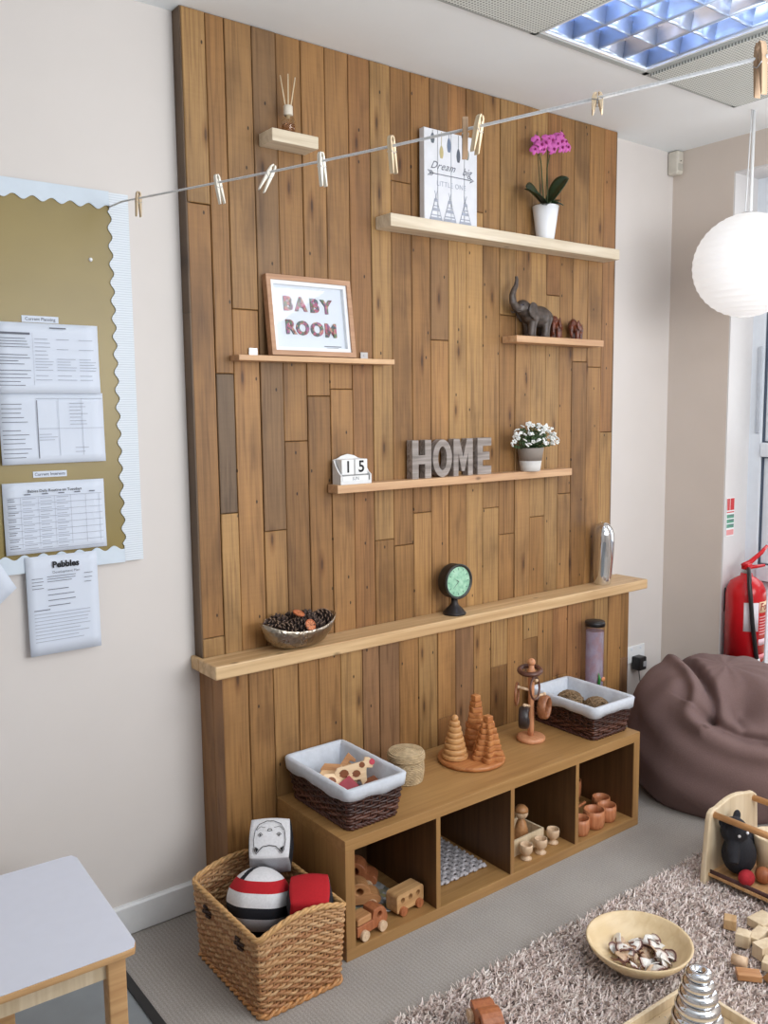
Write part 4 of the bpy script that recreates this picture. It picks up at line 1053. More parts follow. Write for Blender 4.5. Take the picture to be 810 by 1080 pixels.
# ------------------------------------------------------------------ low cubby unit
UX0, UX1, UY0, UY1, UH = .20, 1.67, -.58, -.175, .397
u = thing('cubby_unit', 'low oak veneer cubby unit with four open compartments against the panel', 'shelf unit', (UX0, UY1, 0))
ux, uy = lambda x: x - UX0, lambda y: y - UY1
MB().box(0, ux(UX1), uy(UY0), 0, UH - .038, UH).build('top_board', M['oak'], u, bevel=.0012)
MB().box(0, ux(UX1), uy(UY0), 0, 0, .038).build('bottom_board', M['oak'], u, bevel=.0012)
for x in (.036, ux(UX1) - .037): MB().box(x, x + .001, uy(UY0) + .004, -.006, .038, UH - .038).build('shade_lining', M['cubby'], u)  # thin added sheets of darkened oak, painting shade on the inner sides
for x in (0, ux(UX1) - .036): MB().box(x, x + .036, uy(UY0), 0, .038, UH - .038).build('side_board', M['oakz'], u, bevel=.0012)
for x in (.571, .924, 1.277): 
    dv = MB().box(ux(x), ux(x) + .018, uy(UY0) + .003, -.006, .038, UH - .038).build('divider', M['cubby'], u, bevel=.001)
    MB().box(ux(x), ux(x) + .018, uy(UY0) + .0008, uy(UY0) + .003, .038, UH - .038).build('unshaded_edge', M['oakz'], dv)  # front edge left in plain oak; divider sides carry painted shade
MB().box(.036, ux(UX1) - .036, -.006, -.001, .038, UH - .038).build('back_panel', wood('back_shadow', (74, 50, 28), (92, 64, 36), 'z', 1.2, .6, 0, .04), u)  # back darkened to paint in the compartment shade
uz = .0382

def toy_wheels(root, xs, y, r, mat):
    for x in xs:
        for s in (1, -1):
            MB().cyl((x, s * y, r), (x, s * (y + .012), r), r, n=20).cyl((x, s * (y + .012), r), (x, s * (y + .014), r), r * .35, n=10).build('wheel', mat, root, bevel=.0015)
def holed_body(poly, holes, y0, y1, mat, parent, name='body'):
    # side outline extruded across; the window holes go right through (boolean cut)
    o = MB().prism(poly, y0, y1).build(name, mat, parent)
    for (hx, hz, hr) in holes:
        c = MB().cyl((hx, y0 - .02, hz), (hx, y1 + .02, hz), hr, n=20, smooth=False).build('cutter', mat, parent)
        m = o.modifiers.new('h', 'BOOLEAN'); m.object = c; m.operation = 'DIFFERENCE'; m.solver = 'EXACT'
        bpy.context.view_layer.update()
        me = bpy.data.meshes.new_from_object(o.evaluated_get(bpy.context.evaluated_depsgraph_get()))
        o.modifiers.clear(); o.data = me; bpy.data.objects.remove(c)
    m = o.modifiers.new('b', 'BEVEL'); m.width = .004; m.segments = 3; m.limit_method = 'ANGLE'; m.angle_limit = .7
    return o
def arc(cx, cz, r, a0, a1, n=8): return [(cx + r * cos(a0 + (a1 - a0) * i / n), cz + r * sin(a0 + (a1 - a0) * i / n)) for i in range(n + 1)]
def pickup(label, loc, rz, mat, s=1.0):
    t = thing('toy_truck', label, 'toy vehicle', loc, rz)
    poly = [(-.068, .016), (.050, .016)] + [(.062, .022), (.066, .036), (.060, .060), (.048, .076), (.030, .082), (.004, .080), (-.002, .050), (-.068, .050)]
    holed_body(poly, [(.030, .056, .0105)], -.026, .026, mat, t)
    holed_body([(-.066, .0515), (-.006, .0515), (-.006, .076), (-.060, .076), (-.066, .070)], [], -.0255, .0255, M['toyw'], t, 'load')
    toy_wheels(t, (-.042, .036), .026, .017, M['toypale']); t.scale = (s, s, s)
    return t
def bus(label, loc, rz):
    t = thing('toy_bus', label, 'toy vehicle', loc, rz)
    poly = [(-.070, .014), (.070, .014), (.074, .030)] + arc(.058, .072, .016, 0, PI / 2) + arc(-.060, .074, .014, PI / 2, PI) + [(-.074, .030)]
    holed_body(poly, [(-.042, .060, .0115), (0, .060, .0115), (.042, .060, .0115)], -.031, .031, M['beech'], t)
    toy_wheels(t, (-.044, .044), .031, .0185, M['toyred']); t.scale = (.85, .85, .85)
def beetle(label, loc, rz, mat, s=1.0, pitch=0, name='toy_car', wheels=True):
    t = thing(name, label, 'toy vehicle', loc, rz); t.rotation_euler = (0, pitch, rz)
    poly = [(-.070, .018), (.072, .018), (.078, .034), (.066, .048), (.040, .056)] + arc(.0, .052, .042, .35, PI - .2, 8) + [(-.062, .046), (-.076, .032)]
    holed_body(poly, [(.002, .064, .0125)], -.030, .030, mat, t)
    if wheels: toy_wheels(t, (-.042, .044), .030, .018, M['toypale'])
    t.scale = (s, s, s)
    return t
pickup('tan wooden toy truck at the front of the leftmost compartment', (.315, -.535, uz), .12, M['toyred'], 1.0)
bus('pale wooden toy bus with three window holes in the leftmost compartment', (.494, -.505, uz), .10)
beetle('brown wooden toy car with a round window hole, behind the toy truck', (.372, -.400, uz + .003), -.45, M['toyw'], 1.0)
beetle('brown wooden toy car farthest back in the leftmost compartment', (.440, -.290, uz + .004), -.7, M['toyred'], 1.05)
rg = random.Random(12)
def patch_mat():
    m, nt, b = newmat('patterned_cloth')
    vo = N(nt, 'ShaderNodeTexVoronoi'); vo.inputs['Scale'].default_value = 55; nt.links.new(coords(nt), vo.inputs['Vector'])
    sp = N(nt, 'ShaderNodeSeparateColor'); nt.links.new(vo.outputs['Color'], sp.inputs[0])
    nt.links.new(ramp(nt, sp.outputs[0], [(.2, (206, 208, 208)), (.5, (150, 156, 160)), (.62, (186, 176, 120)), (.75, (120, 128, 136)), (.9, (196, 198, 204))]), b.inputs['Base Color']); b.inputs['Roughness'].default_value = .9
    return m
cm = MB(); cm.surf(lambda a, b: (.255 * a, .30 * b, .004 + .020 * (sin(9 * a + 3 * b) * sin(7 * b + 2 * a)) ** 2 * (1 - abs(2 * a - 1) ** 4) + .10 * max(0, b - .72) ** 1.2), 30, 30)
o = cm.build('patterned_cloth', patch_mat(), None, solid=.003); o.location = (.262, -.497, uz + .001); tag(o, 'grey patterned cloth spread under the toy cars in the leftmost compartment', 'cloth')
# plaited grey mat in the second compartment
def plait_mat(mb, w, d, n, k, amp):
    for i in range(n):
        x = w * (i + .5) / n
        pts = [(x, d * j / (2 * k), amp * (1 if (j + i) % 2 else -1) + amp * 2.4) for j in range(2 * k + 1)]
        mb.tube(pts, w / n * .42, 6, flat=.45)
    for j in range(k):
        y = d * (j + .5) / k
        mb.tube([(w * i / n, y, amp * (1 if (i + j) % 2 else -1) * -1 + amp * 2.4) for i in range(n + 1)], d / k * .33, 6, flat=.45)
    return mb
o = plait_mat(MB(), .300, .290, 13, 13, .004).build('woven_mat', plain('grey_felt', (186, 182, 186), .95, var=.25, scale=80, bmp=.3), fix=False); o.location = (.595, -.490, uz); o.rotation_euler = (0, 0, 0)
tag(o, 'folded grey woven mat lying in the second compartment', 'mat')
# third compartment
t = thing('wooden_crate', 'open pale wooden box holding a peg figure in the third compartment', 'box', (1.095, -.430, uz), .03)
MB().box(-.098, .098, -.066, .066, 0, .006).build('floor_board', M['birch'], t)
for s in (1, -1):
    MB().box(-.098, .098, s * .062 - .004, s * .062 + .004, .006, .062).build('long_side', M['birch'], t, bevel=.001)
    MB().box(s * .094 - .004, s * .094 + .004, -.058, .058, .006, .062).build('short_side', M['birch'], t, bevel=.001)
t = thing('wooden_doll', 'round headed wooden peg figure standing in the open box in the third compartment', 'toy', (1.135, -.430, uz + .0065))
MB().lathe([(.026, 0), (.028, .005), (.026, .045), (.018, .075), (.010, .086), (.010, .09)], 24).build('body', M['toyw'], t)
MB().ball((0, 0, .112), .027, 20, 14).build('head', M['toypale'], t)
MB().lathe([(.028, .118), (.026, .128), (.016, .139), (0, .142)], 20).build('cap', M['toyw'], t)
def egg_cup(label, x, y):
    o = MB().lathe([(.021, 0), (.022, .004), (.012, .010), (.010, .014), (.016, .020), (.0235, .030), (.0255, .046), (.024, .058), (.0215, .058), (.0215, .046), (.015, .032), (0, .028)], 32).build('egg_cup', M['toypale'])
    o.location = (x, y, uz); tag(o, label, 'egg cup', 'wooden egg cups')
egg_cup('pale wooden egg cup, leftmost of the three in the third compartment', 1.052, -.535)
egg_cup('pale wooden egg cup, middle one of the three in the third compartment', 1.128, -.538)
egg_cup('pale wooden egg cup nearest the right divider of the third compartment', 1.222, -.515)
# fourth compartment
cupm = wood('cherry_cups', (176, 104, 66), (208, 140, 98), 'z', 1.8, .4, 0, .04)
def cup(label, x, y, r, h, z=uz, name='wooden_cup', grp='wooden cups'):
    o = MB().lathe([(r * .72, 0), (r * .86, .004), (r * .97, h * .35), (r, h * .7), (r * .96, h), (r * .86, h), (r * .89, h * .6), (r * .8, h * .25), (0, h * .14)], 36).build(name, cupm)
    o.location = (x, y, z); tag(o, label, 'cup', grp)
cup('reddish wooden cup at the front left of the rightmost compartment', 1.362, -.530, .040, .066)
cup('largest reddish wooden cup in the front row of the rightmost compartment', 1.452, -.528, .044, .074)
cup('reddish wooden cup, third from the left in the rightmost compartment', 1.538, -.522, .040, .066)
cup('reddish wooden cup nearest the right side of the rightmost compartment', 1.590, -.452, .038, .060)
cup('dark reddish pot at the back of the rightmost compartment', 1.580, -.300, .044, .085, name='wooden_pot')
t = thing('wooden_spoon', 'small wooden scoop lying across the cups in the rightmost compartment', 'spoon', (1.445, -.440, uz + .062), 0)
t.location = (1.44, -.425, uz)
MB().tube([(-.06, .0, .012), (0, 0, .030), (.07, -.01, .052)], [.006, .007, .006], 8).build('handle', cupm, t)
MB().ball((-.075, 0, .013), (.022, .018, .012), 16, 10).build('scoop', cupm, t)

# ------------------------------------------------------------------ woven baskets
def weave(mb, zrow, hx, hy, rad, rows, nst, r, amp, flare=0.0, tints=None, sr=None, seed=1):
    n = nst * 4; rw = random.Random(seed)
    for k in range(rows):
        f = (k + .5) / rows; e = flare * f
        pts = []; rr = []
        for i, (p, m) in enumerate(rrect(hx + e, hy + e, rad, n)):
            w_ = amp * cos(PI * (i / 4 + k))
            pts.append((p[0] + m[0] * w_, p[1] + m[1] * w_, zrow(p, f) + .0012 * sin(i * .9 + k * 2))); rr.append(r * (1 + .14 * sin(i * .37 + k * 1.7)))
        if tints: mb.c = rw.choice(tints)
        mb.tube(pts, rr, 6, closed=True)
    if tints: mb.c = tints[0]
    for i, ((p, m), (q, m2)) in enumerate(zip(rrect(hx, hy, rad, nst), rrect(hx + flare, hy + flare, rad, nst))):
        mb.tube([(p[0], p[1], zrow(p, 0.0)), ((p[0] + q[0]) / 2, (p[1] + q[1]) / 2, zrow(p, .5)), (q[0], q[1], zrow(q, 1.0))], sr or r * .9, 5)
    return mb
NT = [lin(c_) for c_ in ((192, 144, 98), (200, 156, 110), (182, 132, 88), (206, 166, 122), (174, 122, 80), (196, 150, 104))]
DT = [lin(c_) for c_ in ((84, 50, 40), (70, 40, 33), (98, 62, 50), (62, 36, 30))]
def lined_basket(label, loc, hx, hy, h):
    t = thing('lined_basket', label, 'basket', loc, 0)
    b = weave(MB(), lambda p, f: .008 + (h - .016) * f, hx, hy, .011, 12, 34, .0050, .0031, .018, DT, .0040)
    b.box(-hx + .004, hx - .004, -hy + .004, hy - .004, .002, .007)
    b.build('woven_body', M['wick_d2'], t, fix=False)
    foot = MB()
    for s in (0, 1): foot.tube([(p[0] + .003 * sin(i * 1.2 + s * PI) * m[0], p[1] + .003 * sin(i * 1.2 + s * PI) * m[1], .007 + .004 * cos(i * 1.2 + s * PI)) for i, (p, m) in enumerate(rrect(hx + .003, hy + .003, .024, 160))], .0045, 5, closed=True)
    foot.build('braided_foot', M['wick_d'], t, fix=False)
    # white cotton liner folded over the rim
    prof = [(.0, -.014, .012), (.0, -.0135, .05), (.010, -.013, h * .6), (.018, -.0105, h - .004), (.019, -.006, h + .0025), (.020, .002, h + .0032), (.021, .0085, h - .001), (.019, .0096, h - .018), (.017, .0104, h - .036)]
    n = 120; mb = MB(); vs = []; rr_ = random.Random(int(hx * 1e4))
    ph = [rr_.uniform(0, 6) for _ in range(4)]
    for j, (e, off, z) in enumerate(prof):
        for i, (p, m) in enumerate(rrect(hx + e, hy + e, max(.006, .011 + off), n)):
            a = 2 * PI * i / n
            w_ = (.0012 * sin(9 * a + ph[0]) + .0010 * sin(17 * a + ph[1])) * (1 if j != 4 else .5)
            dz = (.003 * sin(5 * a + ph[2]) + .002 * sin(11 * a + ph[3])) * (1 if j == len(prof) - 1 else 0)
            o_ = off + (w_ if j < 4 else abs(w_) * .7)
            vs.append((p[0] + m[0] * o_, p[1] + m[1] * o_, z + dz))
    fs = [(j * n + i, j * n + (i + 1) % n, (j + 1) * n + (i + 1) % n, (j + 1) * n + i) for j in range(len(prof) - 1) for i in range(n)]
    fs.append(tuple(range(n)))
    mb.add(vs, fs, True).build('cotton_liner', M['cotton'], t, solid=.0014, fix=False)
    return t
lined_basket('dark brown lined basket on the left end of the cubby unit, holding wooden animals', (.345, -.372, UH), .096, .162, .143)
lined_basket('dark brown lined basket on the right end of the cubby unit, holding two twig balls', (1.545, -.372, UH), .103, .155, .140)
tw = plain('twig', (126, 102, 74), .7, var=.35, scale=90)
for (x, y, r, lab) in ((1.522, -.335, .066, 'brown woven twig ball toward the back left of the right lined basket'), (1.565, -.440, .060, 'brown woven twig ball toward the front right of the right lined basket')):
    mb = MB(); rg = random.Random(int(x * 1000))
    for k in range(46):
        ax = Vector((rg.gauss(0, 1), rg.gauss(0, 1), rg.gauss(0, 1))).normalized(); u_ = ax.orthogonal().normalized(); v_ = ax.cross(u_)
        rr_ = r * rg.uniform(.82, .98); off = ax * rg.uniform(-.45, .45) * r; q = math.sqrt(max(1e-6, rr_ * rr_ - off.length_squared))
        mb.tube([tuple(off + q * (u_ * cos(2 * PI * i / 18) + v_ * sin(2 * PI * i / 18))) for i in range(18)], .0028, 5, closed=True)
    mb.ball((0, 0, 0), r * .72, 14, 10)
    o = mb.build('twig_ball', tw, fix=False); o.location = (x, y, UH + .013 + r * .99); tag(o, lab, 'ball', 'twig balls')
# flat wooden animals in the left basket
cowb = wood('cow_wood', (222, 186, 144), (240, 210, 172), 'x', 1.5, .5, 0, .03); cowp = plain('cow_brown', (132, 74, 40), .5, var=.1)
pinkp = plain('cow_pink', (196, 70, 86), .5, var=.1); redp = plain('barn_red', (158, 40, 56), .5, var=.1)
def flat_animal(name, lab, loc, rotv, body, patches, pink, mat, cat='toy', s=1.0):
    s *= .88; t = thing(name, lab, cat, loc); t.rotation_euler = rotv; t.scale = (s, s, s)
    MB().prism(body, -.007, .007).build('body', mat, t, bevel=.002)
    if patches:
        mb = MB()
        for (cx_, cz_, ra, rb) in patches: mb.prism([(cx_ + ra * cos(q * PI / 8) * (1 + .15 * sin(3 * q)), cz_ + rb * sin(q * PI / 8)) for q in range(16)], -.0078, .0078)
        mb.build('brown_patches', cowp, t)
    if pink: MB().prism([(pink[0] + pink[2] * cos(q * PI / 8), pink[1] + pink[2] * sin(q * PI / 8)) for q in range(16)], -.0082, .0082).build('nose', pinkp, t)
cow = [(-.060, 0), (-.045, 0), (-.040, .028), (.022, .028), (.028, 0), (.044, 0), (.046, .04), (.050, .062), (.070, .058), (.078, .072), (.066, .094), (.050, .098), (.044, .086), (-.050, .080), (-.062, .066)]
horse = [(-.056, 0), (-.042, 0), (-.036, .032), (.018, .032), (.026, 0), (.040, 0), (.040, .05), (.058, .096), (.082, .092), (.084, .104), (.058, .122), (.048, .130), (.040, .116), (.020, .078), (-.048, .074), (-.062, .05)]
bz = UH + .014
flat_animal('toy_cow', 'cream toy cow with brown patches standing tilted in the left lined basket', (.362, -.410, bz + .052), (-.25, -.12, -.45), cow, [(-.03, .058, .016, .014), (.012, .05, .014, .012), (.036, .075, .010, .010)], (.072, .078, .010), cowb, s=1.1)
flat_animal('toy_horse', 'tan toy animal at the back left of the left lined basket', (.305, -.365, bz + .045), (-.7, .25, -.3), horse, [], None, M['beech'])
flat_animal('toy_cow', 'toy cow lying flat with a brown flank under the standing cow', (.375, -.345, bz + .014), (1.45, 0, 2.2), cow, [(-.02, .05, .03, .018), (.03, .07, .014, .012)], (.072, .078, .010), cowb)
flat_animal('toy_horse', 'brown toy animal lying in the front of the left lined basket', (.385, -.440, bz + .020), (1.3, .1, .1), horse, [], None, cowp)
flat_animal('toy_barn', 'dark red wooden toy piece in the left lined basket', (.318, -.432, bz + .048), (-.7, .15, -.5), [(-.035, 0), (.035, 0), (.038, .04), (.0, .075), (-.038, .04)], [], None, redp)
flat_animal('toy_cow', 'cream toy animal leaning beside the red toy piece', (.338, -.395, bz + .040), (-.8, .1, -.6), cow, [], (.072, .078, .011), cowb, s=.8)

flat_animal('toy_horse', 'tan toy animal standing upright near the back corner of the left lined basket', (.330, -.330, bz + .055), (-.5, .1, -.7), horse, [], None, M['toyw'], s=.9)
flat_animal('toy_cow', 'cream toy cow with a pink nose at the left wall of the left lined basket', (.292, -.405, bz + .058), (-.75, .2, -.2), cow, [(-.02, .05, .02, .016)], (.072, .078, .012), cowb, s=.85)
flat_animal('toy_barn', 'small brown wooden toy piece at the front right of the left lined basket', (.400, -.448, bz + .050), (-.6, .1, -.9), [(-.03, 0), (.03, 0), (.03, .035), (.0, .055), (-.03, .035)], [], None, cowp)
# round lidded seagrass basket
t = thing('seagrass_pot', 'small round lidded seagrass basket beside the left lined basket', 'basket', (.632, -.345, UH))
sgm = plain('seagrass', (186, 164, 130), .8, var=.22, scale=60, bmp=.3)
mb = MB()
for k in range(14):
    z = .004 + k * .0062; r = .056 + .006 * sin(PI * k / 14)
    mb.tube([((r + .0016 * (1 if (i + k) % 2 else -1)) * cos(2 * PI * i / 56), (r + .0016 * (1 if (i + k) % 2 else -1)) * sin(2 * PI * i / 56), z) for i in range(56)], .0036, 5, closed=True)
mb.lathe([(0, .001), (.054, .001), (.056, .085), (0, .086)], 32)
mb.build('body', sgm, t, fix=False)
mb = MB()
for k in range(4):
    mb.tube([(.0645 * cos(2 * PI * i / 56) + .001 * (1 if (i + k) % 2 else -1), .0645 * sin(2 * PI * i / 56), .086 + k * .0055) for i in range(56)], .0036, 5, closed=True)
for k in range(9): mb.torus((0, 0, .108 + .0012 * k), .060 - .0068 * k, .0040, n=40, m=6)
mb.lathe([(0, .085), (.062, .086), (.062, .106), (.0, .114)], 32)
mb.build('lid', sgm, t, fix=False)

# wooden stacking toy with three towers on one round base
t = thing('stacking_toy', 'wooden stacking toy with three towers of discs on a round base', 'stacking toy', (.940, -.356, UH))
MB().lathe([(.118, 0), (.126, .003), (.128, .010), (.126, .016), (.121, .018), (0, .018)], 56).build('base_disc', M['stackw'], t)
rg = random.Random(2)
def tower(ox, oy, kind, n, r0, r1, h):
    z = .018
    for k in range(n):
        r = r0 + (r1 - r0) * k / (n - 1); mat = M['stackd'] if kind == 'c' else M['stackw']
        mb = MB(); a0 = rg.uniform(0, 1.6)
        if kind == 'c': mb.lathe([(r * .84, z), (r * .96, z + h * .15), (r, z + h * .5), (r * .96, z + h * .85), (r * .84, z + h), (0, z + h)], 36, (ox, oy, 0))
        elif kind == 's':
            pts = [(ox + p[0] * cos(a0) - p[1] * sin(a0), oy + p[0] * sin(a0) + p[1] * cos(a0)) for p, m in rrect(r * .86, r * .86, r * .25, 28)]
            mb.prism(pts, z, z + h * .97, lambda a, b, d: (a, b, d), True)
        else:
            pts = [(ox + r * (1 + .16 * cos(6 * q + a0)) * cos(q), oy + r * (1 + .16 * cos(6 * q + a0)) * sin(q)) for q in [2 * PI * i / 60 for i in range(60)]]
            mb.prism(pts, z, z + h * .97, lambda a, b, d: (a, b, d), True)
        mb.build({'c': 'round_disc', 's': 'square_block', 'f': 'scalloped_disc'}[kind], mat, t, bevel=.0012)
        z += h
    if kind == 'c': MB().ball((ox, oy, z + .010), (.0135, .0135, .0135), 18, 12).build('round_knob', M['stackd'], t)
    else: MB().rbox(ox - .014, ox + .014, oy - .014, oy + .014, z, z + .024, .003).build('top_cube', M['stackw'], t)
tower(-.066, .020, 'c', 7, .050, .020, .0205)
tower(.066, .046, 's', 9, .052, .021, .0205)
tower(.028, -.060, 'f', 7, .056, .024, .0200)

# wooden ring tree with bangles
t = thing('ring_stand', 'wooden peg stand hung with bangles on the cubby unit', 'stand', (1.262, -.359, UH))
rsw = wood('stand_wood', (190, 128, 90), (216, 156, 116), 'z', 1.6, .4, 0, .04)
MB().lathe([(.053, 0), (.057, .004), (.0575, .012), (.054, .017), (.048, .019), (0, .019)], 44).build('base', rsw, t)
MB().lathe([(.012, .018), (.0125, .06), (.0115, .15), (.0125, .22), (.014, .26), (.016, .285), (.011, .295), (.010, .31)], 24).build('pole', rsw, t)
MB().ball((0, 0, .318), (.0155, .0155, .016), 18, 12).build('knob', rsw, t)
dirs = [(-.79, .61), (.61, .79), (.30, -.95), (-.9, -.3), (.93, -.1)]
pegd = [((-.79, .61), .205), ((.79, -.61), .175), ((-.85, -.1), .140), ((-.35, -.85), .245), ((.80, .55), .262)]
for (d, z) in pegd:
    MB().tube([(d[0] * .008, d[1] * .008, z), (d[0] * .05, d[1] * .05, z + .012)], [.0058, .0055], 10).ball((d[0] * .052, d[1] * .052, z + .0125), .0075, 10, 8).build('peg', M['toypale'], t)
def bangle(name, label, loc, R, r, mat, rotv, flat=1.0):
    R *= 1.2; r *= 1.12
    o = MB().torus((0, 0, 0), R, r, n=44, m=12, flat=flat).build(name, mat); o.location = Vector((1.262, -.359, UH)) + Vector(loc); o.rotation_euler = rotv
    tag(o, label, 'bangle', 'wooden bangles on the peg stand')
bd = wood('bangle_dark', (70, 42, 34), (104, 66, 54), 'x', 1.6, .35, 0, .03); bb = plain('bangle_black', (52, 44, 44), .3, var=.2); bw = wood('bangle_brown', (124, 76, 48), (164, 108, 74), 'x', 1.6, .35, 0, .03)
bangle('bangle', 'dark brown thick bangle resting over the knob of the peg stand', (-.006, .002, .286), .034, .0095, bd, (.10, -.12, 0), .9)
bangle('bangle', 'thin brown bangle hanging at the front of the peg stand', (-.022, -.040, .226), .036, .0038, bd, (PI / 2 - .1, 0, .35))
bangle('bangle', 'thin brown bangle hanging on the left of the peg stand', (-.046, .034, .190), .036, .0042, bw, (PI / 2, 0, -.95 + PI / 2))
bangle('bangle', 'wide black bangle on the lower left peg', (-.046, -.006, .104), .031, .0075, bb, (PI / 2, 0, -1.2 + PI / 2 + .3), 2.4)
bangle('bangle', 'wide brown wooden bangle on the lower right peg', (.040, -.034, .135), .034, .0065, bw, (PI / 2, 0, .42), 2.4)

# ------------------------------------------------------------------ wicker basket with soft cubes
t = thing('wicker_basket', 'large natural wicker basket with arched ends at the left of the cubby unit', 'basket', (-.003, -.449, 0))
HX, HY = .136, .196
def zr(p, f):
    top = .243 + .036 * max(0, (abs(p[1]) - HY + .03) / .03 if abs(p[1]) < HY else 1) * max(0, cos(p[0] / (HX + .012) * PI / 2)) ** .8
    return .008 + (top - .008) * f
b = weave(MB(), zr, HX, HY, .016, 27, 62, .0047, .0036, .012, NT, .0042, 3)
b.box(-HX + .004, HX - .004, -HY + .004, HY - .004, .003, .01)
b.build('woven_body', M['wick_n2'], t, fix=False)
rm = MB()
for s in (0, 1, 2):
    pts = []
    for i, (p, m) in enumerate(rrect(HX + .013, HY + .013, .02, 300)):
        a = i * .36 + s * 2 * PI / 3
        pts.append((p[0] + .0042 * cos(a) * m[0], p[1] + .0042 * cos(a) * m[1], zr((p[0], p[1] * .96 if abs(p[1]) < HY else p[1]), 1.0) + .002 + .0042 * sin(a)))
    rm.tube(pts, .0052, 6, closed=True)
rm.build('braided_rim', M['rim_n'], t, fix=False)
rm = MB()
for s in (0, 1): rm.tube([(p[0] + .005 * cos(i * .6 + s * PI) * m[0], p[1] + .005 * cos(i * .6 + s * PI) * m[1], .009 + .005 * sin(i * .6 + s * PI)) for i, (p, m) in enumerate(rrect(HX + .004, HY + .004, .02, 260))], .0056, 6, closed=True)
rm.build('braided_foot', M['wick_n'], t, fix=False)
for y in (-.105, .100):
    mb = MB()
    for dz, dy in ((0, 0), (.012, .008), (-.012, -.006), (.004, -.014), (-.006, .015)):
        mb.tube([(-HX - .0165, y + dy - .013, .195 + dz), (-HX - .0225, y + dy, .198 + dz), (-HX - .0165, y + dy + .013, .192 + dz)], .0048, 6)
    mb.build('leather_lashing', M['leather'], t)
o = MB().rbox(-.125, .125, -.183, .183, .012, .118, .03, 4).build('folded_blanket', plain('black_cloth', (34, 32, 36), .95, var=.2, scale=150, bmp=.3)); o.location = (-.003, -.449, 0)
tag(o, 'dark blanket at the bottom of the wicker basket beneath the soft toys', 'blanket')
WHT, BLK, RED_ = lin((226, 226, 230)), lin((24, 25, 34)), lin((186, 22, 34)); GRY = lin((190, 190, 196))
def soft_cube(name, label, e, r, cols, loc, rotv, puff=.08, seams_=None):
    mb = MB(); n = 14
    faces = {'top': lambda a, b: (a, b, 1), 'bottom': lambda a, b: (a, -b, -1), 'front': lambda a, b: (a, -1, b), 'back': lambda a, b: (-a, 1, b), 'left': lambda a, b: (-1, -a, b), 'right': lambda a, b: (1, a, b)}
    for nm, fn in faces.items():
        vs = []
        for j in range(n + 1):
            for i in range(n + 1):
                p = Vector(fn(math.tan((2 * i / n - 1) * PI / 4), math.tan((2 * j / n - 1) * PI / 4)))
                s = p.normalized() * 1.28
                q = p * (1 - r) + s * r
                vs.append(tuple(q * (e / 2)))
        for j in range(n):
            for i in range(n):
                c = cols(nm, (i + .5) / n, (j + .5) / n); mb.c = c
                mb.add([vs[j * (n + 1) + i], vs[j * (n + 1) + i + 1], vs[(j + 1) * (n + 1) + i + 1], vs[(j + 1) * (n + 1) + i]], [(0, 1, 2, 3)], True)
    o = mb.build(name, M['cloth']); o.location = loc; o.rotation_euler = rotv
    return tag(o, label, 'soft toy')
# husky faced cube, its face drawn upside down on the cube's tilted top
hk = soft_cube('soft_cube', 'white soft cube with a drawn dog face, at the back of the wicker basket', .132, .30, lambda f, a, b: BLK if f in ('left', 'right', 'back') else (WHT if f == 'top' else GRY), (.075, -.345, .330), (.72, .0, -.60))  # front and bottom greyed, painting in the shade below the face
lines = MB(); zt_ = .0735
def dl(pts, r=.0013):
    r *= .8; lines.tube([(x, y, zt_ - 2.4 * (x * x + y * y) * .35) for x, y in pts], r, 5)
dl([(-.046 + .001 * 0, -.040), (-.050, -.010), (-.046, .020), (-.034, .042), (-.010, .052), (.010, .052), (.034, .042), (.046, .020), (.050, -.010), (.046, -.040)])
dl([(-.046, -.040), (-.040, -.052), (-.030, -.040), (-.020, -.030), (0, -.027), (.020, -.030), (.030, -.040), (.040, -.052), (.046, -.040)], .0015)
for s in (1, -1):
    dl([(s * .036, .008), (s * .029, .014), (s * .022, .008), (s * .029, .002), (s * .036, .008)], .0011); dl([(s * .029, .010), (s * .029, .005)], .002)
    dl([(s * .042, .022), (s * .030, .034), (s * .014, .030)], .0008)
    lines.prism([(s * .040, -.047), (s * .045, -.030), (s * .034, -.036)], zt_ - .006, zt_ - .0005, lambda a, b, d: (a, b, d))
dl([(-.007, .020), (-.004, .026), (.004, .026), (.007, .020)], .0012); dl([(-.006, .019), (.006, .019)], .0009)
lines.build('drawn_face', M['inkb'], hk)
# striped round ball
mb = MB(); nu, nv = 72, 96
def ballpt(a, ph):
    r = .097 * (1 + .025 * cos(6 * a) * cos(ph)); return (r * cos(ph) * cos(a), r * cos(ph) * sin(a), .094 * sin(ph))
for j in range(nv):
    for i in range(nu):
        p0, p1 = -PI / 2 + PI * j / nv, -PI / 2 + PI * (j + 1) / nv; a0, a1 = 2 * PI * i / nu, 2 * PI * (i + 1) / nu
        m = (p0 + p1) / 2; c_ = ballpt((a0 + a1) / 2, m)
        if m > .74: mb.c = BLK if abs(c_[0] * .8 - c_[1] * .6 + .014) < .0105 else WHT
        elif m > .36: mb.c = RED_
        elif m > -.08: mb.c = WHT
        elif m > -.42: mb.c = BLK
        elif m > -1.05: mb.c = GRY
        else: mb.c = BLK
        mb.add([ballpt(a0, p0), ballpt(a1, p0), ballpt(a1, p1), ballpt(a0, p1)], [(0, 1, 2, 3)], True)
o = mb.build('soft_ball', M['cloth']); o.location = (-.024, -.436, .226); o.rotation_euler = (-.33, .08, -.62)
tag(o, 'striped soft ball in red, white and black at the front left of the wicker basket', 'soft toy')
def redc(f, a, b):
    if f in ('right',): return BLK if a < .8 else WHT
    if f in ('left', 'back'): return BLK
    if f == 'top': return RED_
    if f == 'front': return RED_ if b > .40 else WHT
    return BLK
soft_cube('soft_cube', 'red soft cube with black sides at the front of the wicker basket', .126, .42, redc, (.080, -.563, .232), (.22, .0, -.56))

